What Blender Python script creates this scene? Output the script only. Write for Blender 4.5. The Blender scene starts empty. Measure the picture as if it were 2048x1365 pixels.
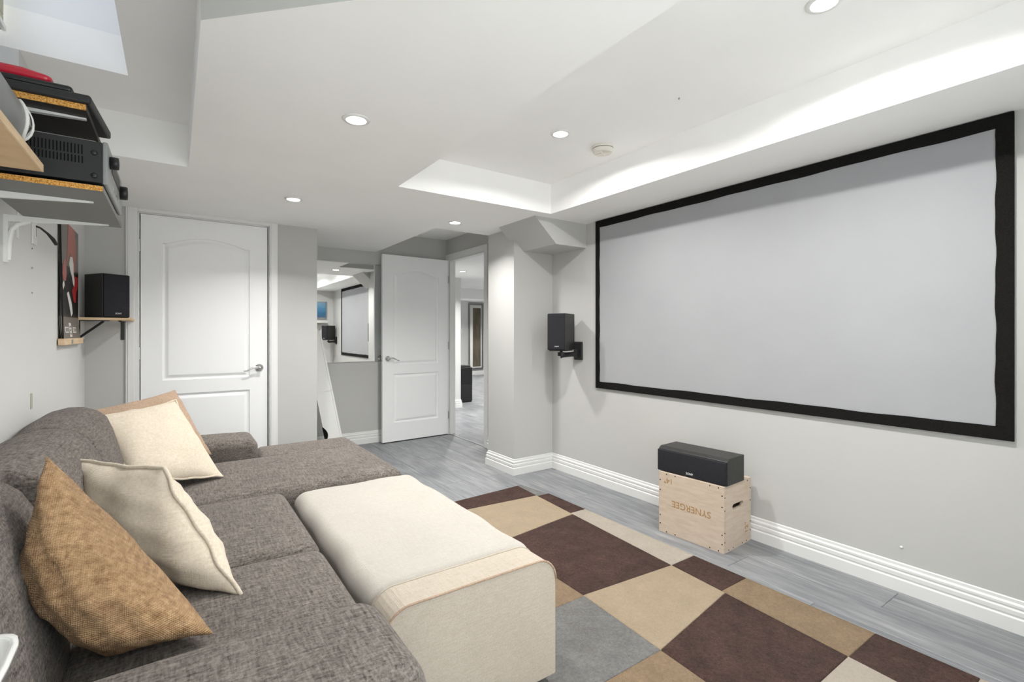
import bpy, bmesh, math, random
from mathutils import Vector, Matrix
random.seed(7)
PI = math.pi
SC = bpy.context.scene
COL = SC.collection

# ------------------------------------------------------------------ camera
FPX, HORIZ, CAM_Z = 973.0, 667.0, 1.185
YAW = math.atan2(1024 - 350, FPX)
cam_d = bpy.data.cameras.new('camera')
cam_d.sensor_width = 36.0
cam_d.lens = 36.0 * FPX / 2048.0
cam_d.shift_y = -(682.5 - HORIZ) / 2048.0
cam_d.clip_start = 0.02
cam = bpy.data.objects.new('camera', cam_d)
COL.objects.link(cam)
cam.location = (0, 0, CAM_Z)
cam.rotation_euler = (PI / 2, 0, -YAW)
SC.camera = cam

# ------------------------------------------------------------------ world, daylight, exposure
SC.view_settings.view_transform = 'Standard'
SC.view_settings.look = 'None'
SC.view_settings.gamma = 1.0
SC.view_settings.use_curve_mapping = False
SC.view_settings.exposure = 0.80
SKY = 2.3            # even overcast daylight outside the window and the added glazing
w = bpy.data.worlds.new('world'); SC.world = w; w.use_nodes = True
w.node_tree.nodes['Background'].inputs[0].default_value = (0.985, 0.99, 1.0, 1)
w.node_tree.nodes['Background'].inputs[1].default_value = SKY
POT_W = 9.0          # power of one recessed ceiling light
POT_COL = (1.0, 0.985, 0.955)
sc_c = SC.cycles
try:
    sc_c.max_bounces = 8; sc_c.diffuse_bounces = 7; sc_c.glossy_bounces = 3; sc_c.adaptive_threshold = 0.03
    sc_c.sample_clamp_indirect = 6.0
    sc_c.use_denoising = True
except Exception:
    pass
def area_light(name, loc, rot, sx, sy, power, col, shape='RECTANGLE', parent=None):
    l = bpy.data.lights.new(name, 'AREA'); l.shape = shape; l.size = sx
    if shape in ('RECTANGLE', 'ELLIPSE'): l.size_y = sy
    l.energy = power; l.color = col
    o = bpy.data.objects.new(name, l); COL.objects.link(o)
    o.location = loc; o.rotation_euler = rot
    if parent: o.parent = parent
    return o
# portals: they add no light, they only guide sampling of the sky through the window and the added glazing
for nm, loc, rot, sx, sy in (('portal_well', (-.61, 2.22, 2.66), (0, -PI / 2, 0), .62, .78), ('portal_fill', (.75, -.215, 1.06), (PI / 2, 0, PI), 2.2, 1.9)):
    p = area_light(nm, loc, rot, sx, sy, 1.0, (1, 1, 1)); p.data.cycles.is_portal = True

# ------------------------------------------------------------------ materials
MATS = {}
def srgb(r, g, b):
    def f(c):
        c /= 255.0
        return c / 12.92 if c <= 0.04045 else ((c + 0.055) / 1.055) ** 2.4
    return (f(r), f(g), f(b), 1.0)
class NT:
    def __init__(s, name):
        s.m = bpy.data.materials.new(name); s.m.use_nodes = True
        s.t = s.m.node_tree; s.b = s.t.nodes['Principled BSDF']
        s.tc = s.t.nodes.new('ShaderNodeTexCoord')
        s.oi = None
    def n(s, kind, **kw):
        nd = s.t.nodes.new(kind)
        for k, v in kw.items():
            if k.startswith('i_'):
                key = k[2:]
                key = int(key) if key.isdigit() else key.replace('_', ' ')
                nd.inputs[key].default_value = v
            else: setattr(nd, k, v)
        return nd
    def l(s, a, b): s.t.links.new(a, b)
    def coords(s, scale=(1, 1, 1)):
        mp = s.n('ShaderNodeMapping'); mp.inputs['Scale'].default_value = scale
        s.l(s.tc.outputs['Object'], mp.inputs['Vector']); return mp.outputs['Vector']
    def noise(s, scale, detail=3, vec=None, rough=0.5):
        nd = s.n('ShaderNodeTexNoise', i_Scale=scale, i_Detail=detail, i_Roughness=rough)
        s.l(vec if vec is not None else s.tc.outputs['Object'], nd.inputs['Vector']); return nd.outputs['Fac']
    def ramp(s, fac, stops):
        r = s.n('ShaderNodeValToRGB'); e = r.color_ramp.elements
        e[0].position, e[0].color = stops[0]; e[1].position, e[1].color = stops[-1]
        for p, c in stops[1:-1]:
            x = e.new(p); x.color = c
        s.l(fac, r.inputs['Fac']); return r.outputs['Color']
    def mix(s, fac, a, b, mode='MIX'):
        m = s.n('ShaderNodeMix'); m.data_type = 'RGBA'; m.blend_type = mode
        for sock, v in ((m.inputs[0], fac), (m.inputs[6], a), (m.inputs[7], b)):
            if hasattr(v, 'links') or hasattr(v, 'is_linked'): s.l(v, sock)
            else: sock.default_value = v
        return m.outputs[2]
    def bump(s, h, strength=0.3, dist=0.002):
        b = s.n('ShaderNodeBump'); b.inputs['Strength'].default_value = strength; b.inputs['Distance'].default_value = dist
        s.l(h, b.inputs['Height']); s.l(b.outputs['Normal'], s.b.inputs['Normal'])
    def base(s, c):
        if hasattr(c, 'is_linked'): s.l(c, s.b.inputs['Base Color'])
        else: s.b.inputs['Base Color'].default_value = c
    def done(s, rough=0.5, metal=0.0, spec=None):
        s.b.inputs['Roughness'].default_value = rough; s.b.inputs['Metallic'].default_value = metal
        if spec is not None: s.b.inputs['Specular IOR Level'].default_value = spec
        return s.m
def paint(name, c, rough=0.6, spec=0.3, var=0.03, bscale=180, bstr=0.06):
    t = NT(name)
    f = t.noise(2.2, 2)
    c2 = tuple(min(1, x * (1 - var)) for x in c[:3]) + (1,)
    t.base(t.ramp(f, [(0.3, c2), (0.7, c)]))
    t.bump(t.noise(bscale, 2), bstr, 0.001)
    MATS[name] = t.done(rough, 0, spec); return t.m
def metal(name, c, rough=0.25):
    t = NT(name); f = t.noise(60, 2)
    t.base(t.ramp(f, [(0.2, tuple(x * .9 for x in c[:3]) + (1,)), (0.8, c)]))
    MATS[name] = t.done(rough, 1.0); return t.m
def plastic(name, c, rough=0.4, spec=0.5, bscale=500, bstr=0.03):
    return paint(name, c, rough, spec, 0.06, bscale, bstr)
paint('ceiling_white', (0.945, 0.945, 0.935, 1), 0.85, 0.15)
paint('wall_grey', (0.52, 0.52, 0.505, 1), 0.75, 0.2)
paint('wall_pale', (0.66, 0.665, 0.655, 1), 0.7, 0.2)
paint('well_white', (0.86, 0.87, 0.88, 1), 0.8, 0.2)
paint('trim_white', (0.76, 0.76, 0.75, 1), 0.35, 0.45, 0.01, 90, 0.02)
paint('door_white', (0.87, 0.875, 0.88, 1), 0.42, 0.4, 0.015, 120, 0.03)
metal('chrome', (0.78, 0.78, 0.77, 1), 0.18)
metal('steel', (0.42, 0.42, 0.41, 1), 0.35)
plastic('black_plastic', (0.012, 0.012, 0.013, 1), 0.42)
plastic('black_satin', (0.020, 0.020, 0.021, 1), 0.5, 0.4)
plastic('white_plastic', (0.80, 0.80, 0.78, 1), 0.35)
plastic('cream_plastic', (0.78, 0.75, 0.68, 1), 0.45)
plastic('grey_plastic', (0.25, 0.26, 0.26, 1), 0.38, 0.5)
plastic('grey_metalpaint', (0.19, 0.19, 0.185, 1), 0.55, 0.3)
plastic('red_plastic', (0.55, 0.02, 0.045, 1), 0.22, 0.6)
plastic('white_print', (0.8, 0.8, 0.8, 1), 0.5, 0.3)
paint('white_board', (0.80, 0.80, 0.78, 1), 0.4, 0.4)

def screen_mat():
    t = NT('screen_fabric')
    f = t.noise(3, 2); t.base(t.ramp(f, [(0.3, (0.36, 0.365, 0.38, 1)), (0.7, (0.375, 0.38, 0.395, 1))]))
    t.bump(t.noise(6, 2), 0.10, 0.01)
    MATS['screen_fabric'] = t.done(0.9, 0, 0.1)
screen_mat()
def velvet():
    t = NT('black_velvet'); f = t.noise(300, 2)
    t.base(t.ramp(f, [(0.3, (0.006, 0.006, 0.006, 1)), (0.7, (0.016, 0.015, 0.014, 1))]))
    t.bump(f, 0.4, 0.002); MATS['black_velvet'] = t.done(0.95, 0, 0.1)
velvet()
def grille():
    t = NT('speaker_grille')
    v = t.n('ShaderNodeTexVoronoi', i_Scale=420.0); t.l(t.tc.outputs['Object'], v.inputs['Vector'])
    t.base(t.ramp(v.outputs['Distance'], [(0.1, (0.008, 0.008, 0.010, 1)), (0.6, (0.026, 0.026, 0.031, 1))]))
    t.bump(v.outputs['Distance'], 0.5, 0.001); MATS['speaker_grille'] = t.done(0.8, 0, 0.2)
grille()
def vinyl():
    t = NT('black_woodgrain')
    f = t.noise(30, 4, t.coords((8, 8, 1)))
    t.base(t.ramp(f, [(0.3, (0.011, 0.011, 0.011, 1)), (0.7, (0.028, 0.028, 0.027, 1))]))
    t.bump(f, 0.15, 0.001); MATS['black_woodgrain'] = t.done(0.42, 0, 0.45)
vinyl()
def floor_wood():
    t = NT('floor_oak_grey')
    oi = t.n('ShaderNodeObjectInfo')
    add = t.n('ShaderNodeVectorMath'); add.operation = 'ADD'
    sc = t.n('ShaderNodeVectorMath'); sc.operation = 'SCALE'; sc.inputs['Scale'].default_value = 37.0
    cmb = t.n('ShaderNodeCombineXYZ')
    for i in range(3): t.l(oi.outputs['Random'], cmb.inputs[i])
    t.l(cmb.outputs[0], sc.inputs[0]); t.l(t.tc.outputs['Object'], add.inputs[0]); t.l(sc.outputs[0], add.inputs[1])
    mp = t.n('ShaderNodeMapping'); mp.inputs['Scale'].default_value = (22, 1.6, 1); t.l(add.outputs[0], mp.inputs['Vector'])
    g = t.noise(2.2, 6, mp.outputs[0], 0.6)
    mp2 = t.n('ShaderNodeMapping'); mp2.inputs['Scale'].default_value = (5, 1.5, 1); t.l(add.outputs[0], mp2.inputs['Vector'])
    b = t.noise(1.6, 3, mp2.outputs[0])
    mp3 = t.n('ShaderNodeMapping'); mp3.inputs['Scale'].default_value = (140, 5, 1); t.l(add.outputs[0], mp3.inputs['Vector'])
    fine = t.noise(2.5, 4, mp3.outputs[0], 0.7)
    c1 = t.ramp(g, [(0.30, srgb(122, 125, 128)), (0.5, srgb(141, 143, 145)), (0.72, srgb(164, 164, 165))])
    c2 = t.ramp(b, [(0.3, (0.72, 0.73, 0.75, 1)), (0.7, (1.06, 1.05, 1.04, 1))])
    c = t.mix(1.0, c1, c2, 'MULTIPLY')
    c3 = t.ramp(fine, [(0.35, (0.86, 0.86, 0.87, 1)), (0.6, (1.0, 1.0, 1.0, 1))])
    c = t.mix(1.0, c, c3, 'MULTIPLY')
    rv = t.ramp(oi.outputs['Random'], [(0, (0.90, 0.90, 0.91, 1)), (1, (1.05, 1.05, 1.05, 1))])
    c = t.mix(1.0, c, rv, 'MULTIPLY')
    t.base(c); t.bump(fine, 0.12, 0.001)
    MATS['floor_oak_grey'] = t.done(0.42, 0, 0.4)
floor_wood()
paint('floor_gap', (0.20, 0.20, 0.20, 1), 0.8, 0.1)

def weave(name, dark, light, scale=260, contrast=0.5, bstr=0.5, rough=0.92, streak=None, bd=0.002, blot=0.12):
    """woven cloth: crossing threads from two wave textures, broken up by noise"""
    t = NT(name)
    v = t.tc.outputs['Object']
    hs = []
    for axis in ('X', 'Y', 'Z'):
        wv = t.n('ShaderNodeTexWave', wave_type='BANDS', bands_direction=axis, i_Scale=scale, i_Distortion=1.2)
        wv.inputs['Detail'].default_value = 1.0; wv.inputs['Detail Scale'].default_value = 0.3
        t.l(v, wv.inputs['Vector']); hs.append(wv.outputs['Fac'])
    m1 = t.n('ShaderNodeMath', operation='MULTIPLY'); t.l(hs[0], m1.inputs[0]); t.l(hs[1], m1.inputs[1])
    m2 = t.n('ShaderNodeMath', operation='ADD'); t.l(m1.outputs[0], m2.inputs[0]); t.l(hs[2], m2.inputs[1])
    n1 = t.noise(scale * 0.9, 2, None, 0.7)
    s1 = t.coords((scale * .12, scale * .9, scale * .9)); st1 = t.noise(1.0, 3, s1, 0.6)
    s2 = t.coords((scale * .9, scale * .12, scale * .9)); st2 = t.noise(1.0, 3, s2, 0.6)
    av = t.n('ShaderNodeMath', operation='ADD'); t.l(st1, av.inputs[0]); t.l(st2, av.inputs[1])
    av2 = t.n('ShaderNodeMath', operation='ADD'); t.l(av.outputs[0], av2.inputs[0]); t.l(n1, av2.inputs[1])
    dv = t.n('ShaderNodeMath', operation='DIVIDE'); t.l(av2.outputs[0], dv.inputs[0]); dv.inputs[1].default_value = 3.0
    lo, hi = 0.5 - 0.18 / max(contrast, .05) * 0.5, 0.5 + 0.18 / max(contrast, .05) * 0.5
    c = t.ramp(dv.outputs[0], [(max(0, lo), dark), (min(1, hi), light)])
    big = t.noise(5, 3)
    c = t.mix(1.0, c, t.ramp(big, [(0.3, (1 - blot,) * 3 + (1,)), (0.7, (1 + blot * .3,) * 3 + (1,))]), 'MULTIPLY')
    t.base(c)
    hh = t.n('ShaderNodeMath', operation='MULTIPLY_ADD'); t.l(m2.outputs[0], hh.inputs[0]); hh.inputs[1].default_value = 0.35; t.l(dv.outputs[0], hh.inputs[2])
    t.bump(hh.outputs[0], bstr, bd)
    try: t.b.inputs['Sheen Weight'].default_value = 0.08
    except Exception: pass
    MATS[name] = t.done(rough, 0, 0.15)
weave('sofa_tweed', srgb(58, 51, 47), srgb(148, 140, 133), 170, 0.62, 0.6, bd=0.003)
weave('burlap', srgb(112, 78, 48), srgb(202, 168, 128), 85, 0.42, 0.9, bd=0.004)
weave('taupe_cloth', srgb(150, 124, 102), srgb(196, 172, 150), 220, 0.5, 0.5)
weave('cream_muslin', srgb(200, 187, 168), srgb(226, 215, 198), 160, 0.5, 0.5, blot=0.06)
weave('topper_cotton', srgb(174, 168, 159), srgb(190, 186, 179), 230, 0.5, 0.3, blot=0.03)
weave('cream_linen', srgb(172, 160, 144), srgb(196, 187, 174), 230, 0.5, 0.35, blot=0.04)

def pile(name, c, var=0.22):
    t = NT(name)
    f = t.noise(95, 5, None, 0.9); g = t.noise(9, 5, None, 0.7); h = t.noise(45, 4, None, .7)
    d = tuple(x * (1 - var * 1.5) for x in c[:3]) + (1,); l = tuple(min(1, x * (1 + var)) for x in c[:3]) + (1,)
    c1 = t.ramp(f, [(0.32, d), (0.66, l)])
    c1 = t.mix(1.0, c1, t.ramp(g, [(0.3, (1 - var, 1 - var, 1 - var, 1)), (0.7, (1 + var * .35,) * 3 + (1,))]), 'MULTIPLY')
    t.base(c1)
    ad = t.n('ShaderNodeMath', operation='ADD'); t.l(f, ad.inputs[0]); t.l(h, ad.inputs[1])
    t.bump(ad.outputs[0], 1.0, 0.02)
    try: t.b.inputs['Sheen Weight'].default_value = 0.06
    except Exception: pass
    MATS[name] = t.done(0.95, 0, 0.05)
pile('pile_brown', srgb(104, 76, 67), .42); pile('pile_beige', srgb(222, 199, 168), 0.09); pile('pile_ivory', srgb(232, 219, 202), 0.08)
pile('pile_tan', srgb(188, 161, 130), 0.16); pile('pile_grey', srgb(166, 164, 161), 0.22)

def plywood(name, a, b, rough=0.6):
    t = NT(name); f = t.noise(4, 5, t.coords((2.5, 2.5, 14)), 0.6)
    t.base(t.ramp(f, [(0.3, a), (0.7, b)])); t.bump(f, 0.08, 0.001); MATS[name] = t.done(rough, 0, 0.3)
plywood('birch_ply', srgb(190, 172, 153), srgb(206, 190, 174))
plywood('birch_shelf', srgb(196, 162, 120), srgb(214, 184, 146))
plywood('pine_strip', srgb(205, 176, 140), srgb(226, 202, 168))
plywood('burn_mark', srgb(160, 122, 76), srgb(172, 136, 90))
plywood('dark_laminate', (0.035, 0.03, 0.027, 1), (0.05, 0.043, 0.04, 1), 0.5)
def chip():
    t = NT('chipboard'); v = t.n('ShaderNodeTexVoronoi', i_Scale=260.0); t.l(t.tc.outputs['Object'], v.inputs['Vector'])
    t.base(t.ramp(t.noise(240, 3, None, .7), [(0.35, srgb(140, 92, 40)), (0.5, srgb(206, 152, 80)), (0.68, srgb(232, 186, 112))]))
    t.bump(v.outputs['Distance'], 0.5, 0.001); MATS['chipboard'] = t.done(0.9, 0, 0.1)
chip()
def mirror_mat():
    t = NT('mirror_glass'); f = t.noise(3, 1)
    t.base(t.ramp(f, [(0.0, (0.90, 0.915, 0.905, 1)), (1.0, (0.91, 0.92, 0.91, 1))])); MATS['mirror_glass'] = t.done(0.01, 1.0)
    t = NT('brown_reflection'); f = t.noise(5, 2, t.coords((1, 1, .3)))
    t.base(t.ramp(f, [(0.35, (0.10, 0.085, 0.065, 1)), (0.6, (0.20, 0.17, 0.13, 1))])); MATS['brown_reflection'] = t.done(0.08, 0.3)  # brown of the mirrored scene painted into the glass colour
    for nm, tint in (('tinted_glass', (0.62, 0.635, 0.665, 1)), ('clear_glass', (0.93, 0.95, 0.95, 1))):
        t = NT(nm); out = t.t.nodes['Material Output']
        tr = t.n('ShaderNodeBsdfTransparent'); f = t.noise(4, 1)
        t.l(t.ramp(f, [(0, tint), (1, tuple(x * 1.03 for x in tint[:3]) + (1,))]), tr.inputs[0])
        gl = t.n('ShaderNodeBsdfGlossy'); gl.inputs['Roughness'].default_value = .02
        mx = t.n('ShaderNodeMixShader'); mx.inputs[0].default_value = .05
        t.l(tr.outputs[0], mx.inputs[1]); t.l(gl.outputs[0], mx.inputs[2]); t.l(mx.outputs[0], out.inputs['Surface']); MATS[nm] = t.m
mirror_mat()
def lens_mat():
    t = NT('lamp_lens'); f = t.noise(20, 1)
    c = t.ramp(f, [(0, (1, 0.985, 0.95, 1)), (1, (1, 0.99, 0.96, 1))]); t.base(c)
    t.l(c, t.b.inputs['Emission Color']); t.b.inputs['Emission Strength'].default_value = 14.0
    MATS['lamp_lens'] = t.done(0.5)
lens_mat()
def picture_mat():
    t = NT('seascape_print')
    sep = t.n('ShaderNodeSeparateXYZ'); t.l(t.tc.outputs['Object'], sep.inputs[0])
    mr = t.n('ShaderNodeMapRange'); mr.inputs[1].default_value = 1.47; mr.inputs[2].default_value = 1.85; t.l(sep.outputs[2], mr.inputs[0])
    n = t.noise(9, 4, t.coords((1, 1, 4)))
    ad = t.n('ShaderNodeMath', operation='MULTIPLY_ADD'); t.l(n, ad.inputs[0]); ad.inputs[1].default_value = 0.25; t.l(mr.outputs[0], ad.inputs[2])
    t.base(t.ramp(ad.outputs[0], [(0.12, srgb(190, 180, 160)), (0.26, srgb(70, 105, 135)), (0.45, srgb(62, 112, 150)), (0.75, srgb(84, 138, 175)), (1.0, srgb(130, 165, 190))]))
    MATS['seascape_print'] = t.done(0.5, 0, 0.3)
picture_mat()
paint('poster_taupe', srgb(118, 110, 102), 0.45, 0.4, 0.15); paint('poster_dark', srgb(38, 34, 33), 0.4, 0.4, 0.3)
paint('poster_red', srgb(176, 40, 38), 0.45, 0.4, 0.3); paint('poster_salmon', srgb(176, 104, 94), 0.45, 0.4, 0.2)
paint('poster_white', srgb(226, 224, 218), 0.45, 0.4, 0.05)
paint('beige_frame', srgb(176, 172, 150), 0.5, 0.4)
paint('slot_black', (0.006, 0.006, 0.006, 1), 0.8, 0.1)

# ------------------------------------------------------------------ mesh helpers
class MB:
    def __init__(s): s.v = []; s.f = []; s.mi = []
    def add(s, verts, faces, mi=0):
        o = len(s.v); s.v += [tuple(p) for p in verts]
        for f in faces: s.f.append([i + o for i in f]); s.mi.append(mi)
        return s
    def box(s, x0, x1, y0, y1, z0, z1, mi=0):
        v = [(x, y, z) for z in (z0, z1) for y in (y0, y1) for x in (x0, x1)]
        return s.add(v, [(0, 2, 3, 1), (4, 5, 7, 6), (0, 1, 5, 4), (2, 6, 7, 3), (0, 4, 6, 2), (1, 3, 7, 5)], mi)
    def prism(s, poly, z0, z1, side_mi=None, mi=0, frame=None):
        """poly: CCW list of (a,b); extruded z0..z1; frame maps (a,b,c) -> xyz"""
        fr = frame or (lambda a, b, c: (a, b, c))
        n = len(poly); o = len(s.v)
        s.v += [fr(a, b, z0) for a, b in poly] + [fr(a, b, z1) for a, b in poly]
        s.f.append([o + i for i in range(n)][::-1]); s.mi.append(mi)
        s.f.append([o + n + i for i in range(n)]); s.mi.append(mi)
        for i in range(n):
            j = (i + 1) % n
            s.f.append([o + i, o + j, o + n + j, o + n + i]); s.mi.append(side_mi.get(i, mi) if side_mi else mi)
        return s
    def tube(s, path, r, n=8, closed=False, mi=0):
        pts = [Vector(p) for p in path]; m = len(pts); o = len(s.v)
        rr = r if isinstance(r, (list, tuple)) else [r] * m
        prev = None
        for i, p in enumerate(pts):
            if closed: t = pts[(i + 1) % m] - pts[i - 1]
            else: t = pts[min(i + 1, m - 1)] - pts[max(i - 1, 0)]
            t.normalize()
            if prev is None:
                up = Vector((0, 0, 1)) if abs(t.z) < 0.9 else Vector((1, 0, 0))
                a = t.cross(up).normalized()
            else: a = (prev - t * prev.dot(t)).normalized()
            prev = a; b = t.cross(a)
            for k in range(n):
                q = p + (a * math.cos(2 * PI * k / n) + b * math.sin(2 * PI * k / n)) * rr[i]
                s.v.append(tuple(q))
        for i in range(m if closed else m - 1):
            j = (i + 1) % m
            for k in range(n):
                l = (k + 1) % n
                s.f.append([o + i * n + k, o + i * n + l, o + j * n + l, o + j * n + k]); s.mi.append(mi)
        if not closed:
            s.f.append([o + k for k in range(n)][::-1]); s.mi.append(mi)
            s.f.append([o + (m - 1) * n + k for k in range(n)]); s.mi.append(mi)
        return s
    def lathe(s, prof, n=24, origin=(0, 0, 0), axis='Z', mi=0, sign=1, cap=True):
        """prof: list of (radius, height)"""
        o = len(s.v); ox, oy, oz = origin
        for r, h in prof:
            h *= sign
            for k in range(n):
                a = 2 * PI * k / n; c, d = r * math.cos(a), r * math.sin(a)
                s.v.append({'Z': (ox + c, oy + d, oz + h), 'Y': (ox + c, oy + h, oz + d), 'X': (ox + h, oy + c, oz + d)}[axis])
        for i in range(len(prof) - 1):
            for k in range(n):
                l = (k + 1) % n
                s.f.append([o + i * n + k, o + i * n + l, o + (i + 1) * n + l, o + (i + 1) * n + k]); s.mi.append(mi)
        if cap:
            s.f.append([o + k for k in range(n)][::-1]); s.mi.append(mi)
            s.f.append([o + (len(prof) - 1) * n + k for k in range(n)]); s.mi.append(mi)
        return s
    def rbox(s, x0, x1, y0, y1, z0, z1, r, crown=0.0, seg=4, mid=8, fn=None, rxy=None):
        """soft rounded box; crown lifts the top; fn(x,y,z,u,v,w) displaces"""
        c = Vector(((x0 + x1) / 2, (y0 + y1) / 2, (z0 + z1) / 2)); h = Vector(((x1 - x0) / 2, (y1 - y0) / 2, (z1 - z0) / 2))
        r = min(r, h.x, h.y, h.z)
        def axis(L):
            inner = L - r; a = []
            for k in range(seg): a.append(-L + r * (1 - math.tan((1 - k / seg) * PI / 4)))
            for k in range(mid + 1): a.append(-inner + 2 * inner * k / mid)
            for k in range(1, seg + 1): a.append(inner + r * math.tan(k / seg * PI / 4))
            return a
        ax = [axis(h.x), axis(h.y), axis(h.z)]; idx = {}; o = len(s.v); out = []
        def vid(i, j, k):
            key = (i, j, k)
            if key in idx: return idx[key]
            p = Vector((ax[0][i], ax[1][j], ax[2][k]))
            q = Vector([max(-(h[t] - r), min(h[t] - r, p[t])) for t in range(3)])
            d = p - q; L = d.length
            if L > 1e-9: p = q + d * (r / L)
            u, v, w_ = p.x / h.x, p.y / h.y, p.z / h.z
            if crown and w_ > 0: p.z += crown * max(0, 1 - u * u) ** .7 * max(0, 1 - v * v) ** .7 * w_
            p = p + c
            if fn: p = Vector(fn(p.x, p.y, p.z, u, v, w_))
            idx[key] = o + len(out); out.append(tuple(p)); return idx[key]
        N = [len(a) - 1 for a in ax]; fs = []
        for i in range(N[0]):
            for j in range(N[1]):
                fs.append([vid(i, j, 0), vid(i, j + 1, 0), vid(i + 1, j + 1, 0), vid(i + 1, j, 0)])
                fs.append([vid(i, j, N[2]), vid(i + 1, j, N[2]), vid(i + 1, j + 1, N[2]), vid(i, j + 1, N[2])])
        for i in range(N[0]):
            for k in range(N[2]):
                fs.append([vid(i, 0, k), vid(i + 1, 0, k), vid(i + 1, 0, k + 1), vid(i, 0, k + 1)])
                fs.append([vid(i, N[1], k), vid(i, N[1], k + 1), vid(i + 1, N[1], k + 1), vid(i + 1, N[1], k)])
        for j in range(N[1]):
            for k in range(N[2]):
                fs.append([vid(0, j, k), vid(0, j, k + 1), vid(0, j + 1, k + 1), vid(0, j + 1, k)])
                fs.append([vid(N[0], j, k), vid(N[0], j + 1, k), vid(N[0], j + 1, k + 1), vid(N[0], j, k + 1)])
        s.v += out; s.f += fs; s.mi += [0] * len(fs); return s
    def mesh(s, name, mats, smooth=False):
        me = bpy.data.meshes.new(name); me.from_pydata(s.v, [], s.f)
        for m in (mats if isinstance(mats, (list, tuple)) else [mats]): me.materials.append(MATS[m])
        for p, mi in zip(me.polygons, s.mi): p.material_index = mi
        if smooth:
            for p in me.polygons: p.use_smooth = True
        me.update(); return me
    def build(s, name, mats, parent=None, smooth=False, bevel=0, seg=2, local=False, autosmooth=False, label=None):
        o = bpy.data.objects.new(name, s.mesh(name, mats, smooth)); COL.objects.link(o)
        attach(o, parent, local)
        if bevel:
            b = o.modifiers.new('bevel', 'BEVEL'); b.width = bevel; b.segments = seg; b.limit_method = 'ANGLE'; b.angle_limit = 0.6
            if autosmooth or True: b.harden_normals = False
        if label: o['label'] = label
        return o
def attach(o, parent, local=False):
    if parent is not None:
        o.parent = parent
        if not local and not o.matrix_parent_inverse.is_negative:
            root = Matrix.Identity(4); q = parent; chain = []
            while q is not None: chain.append(q); q = q.parent
            for q in reversed(chain): root = root @ q.matrix_parent_inverse @ q.matrix_basis
            o.matrix_parent_inverse = root.inverted()
def thing(name, label, cat, loc, rz=0, group=None):
    o = bpy.data.objects.new(name, None); COL.objects.link(o)
    o.empty_display_size = 0.05
    o.location = loc; o.rotation_euler = (0, 0, rz); o['label'] = label; o['category'] = cat
    if group: o['group'] = group
    return o
def tag(o, label, cat, group=None):
    o['label'] = label; o['category'] = cat
    if group: o['group'] = group
    return o
def struct(o, label=None):
    o['kind'] = 'structure'
    if label: o['label'] = label
    return o
def copy_tree(src, parent=None, local_inv=True):
    c = src.copy(); COL.objects.link(c)
    if parent is not None:
        c.parent = parent; c.matrix_parent_inverse = src.matrix_parent_inverse.copy()
    for ch in list(src.children): copy_tree(ch, c)
    return c
def text_mesh(name, body, size, mat, mtx, parent, ext=0.0006, align='CENTER'):
    cu = bpy.data.curves.new(name, 'FONT'); cu.body = body; cu.size = size; cu.extrude = ext
    cu.align_x = align; cu.align_y = 'CENTER'
    t = bpy.data.objects.new(name + '_tmp', cu); COL.objects.link(t)
    bpy.context.view_layer.update()
    dg = bpy.context.evaluated_depsgraph_get()
    me = bpy.data.meshes.new_from_object(t.evaluated_get(dg)); me.transform(mtx)
    bpy.data.objects.remove(t); bpy.data.curves.remove(cu)
    me.materials.clear(); me.materials.append(MATS[mat])
    o = bpy.data.objects.new(name, me); COL.objects.link(o); attach(o, parent); return o
def frame_mtx(origin, xdir, ydir):
    x = Vector(xdir).normalized(); y = Vector(ydir).normalized(); z = x.cross(y)
    m = Matrix((x, y, z)).transposed().to_4x4(); m.translation = Vector(origin); return m

# ------------------------------------------------------------------ room constants
XL, XR = -0.50, 2.745          # left wall, screen wall
YR, YC, YB = -0.20, 4.33, 5.20  # rear wall, closet-door wall, alcove wall
ZLOW, ZC = 2.07, 2.29          # bulkhead, ceiling
XD, TD = 2.65, .07              # doorway wall, its thickness
BX, BY0, BY1 = 2.33, 3.335, 3.74  # boxed column

# ------------------------------------------------------------------ floors with planks
def plank_mesh(cache, wdt, ln):
    key = (round(wdt, 3), round(ln, 3))
    if key not in cache:
        e = 0.0022; m = MB()
        m.v = [(0, 0, -.012), (wdt, 0, -.012), (wdt, ln, -.012), (0, ln, -.012), (0, 0, -.0015), (wdt, 0, -.0015), (wdt, ln, -.0015), (0, ln, -.0015),
               (e, e, 0), (wdt - e, e, 0), (wdt - e, ln - e, 0), (e, ln - e, 0)]
        m.f = [(0, 3, 2, 1), (8, 9, 10, 11)] + [(i, (i + 1) % 4, 4 + (i + 1) % 4, 4 + i) for i in range(4)] + [(4 + i, 4 + (i + 1) % 4, 8 + (i + 1) % 4, 8 + i) for i in range(4)]
        m.mi = [0] * len(m.f); cache[key] = m.mesh('plank', 'floor_oak_grey')
    return cache[key]
CACHE = {}
def lay(parent, x0, x1, y0, y1, ln=1.21, seam=2.51, width=0.198, joint=None, rng=random, clip=None):
    k0 = math.floor((x0 - seam) / width); g = 0.0012
    for k in range(k0, int((x1 - seam) / width) + 2):
        a, b = max(x0, seam + k * width), min(x1, seam + (k + 1) * width)
        if b - a < 0.02: continue
        off = joint[k] if joint and k in joint else rng.uniform(0, ln)
        off = round(off, 2)
        y = y0 - ((y0 - off) % ln)
        while y < y1:
            c, d = max(y0, y), min(y1, y + ln)
            if d - c > 0.03 and (clip is None or clip(a, b, c, d)):
                p = bpy.data.objects.new('plank', plank_mesh(CACHE, b - a - g, d - c - g)); COL.objects.link(p)
                p.parent = parent; p.location = (a + g / 2, c + g / 2, 0)
            y += ln
rng = random.Random(3)
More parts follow.
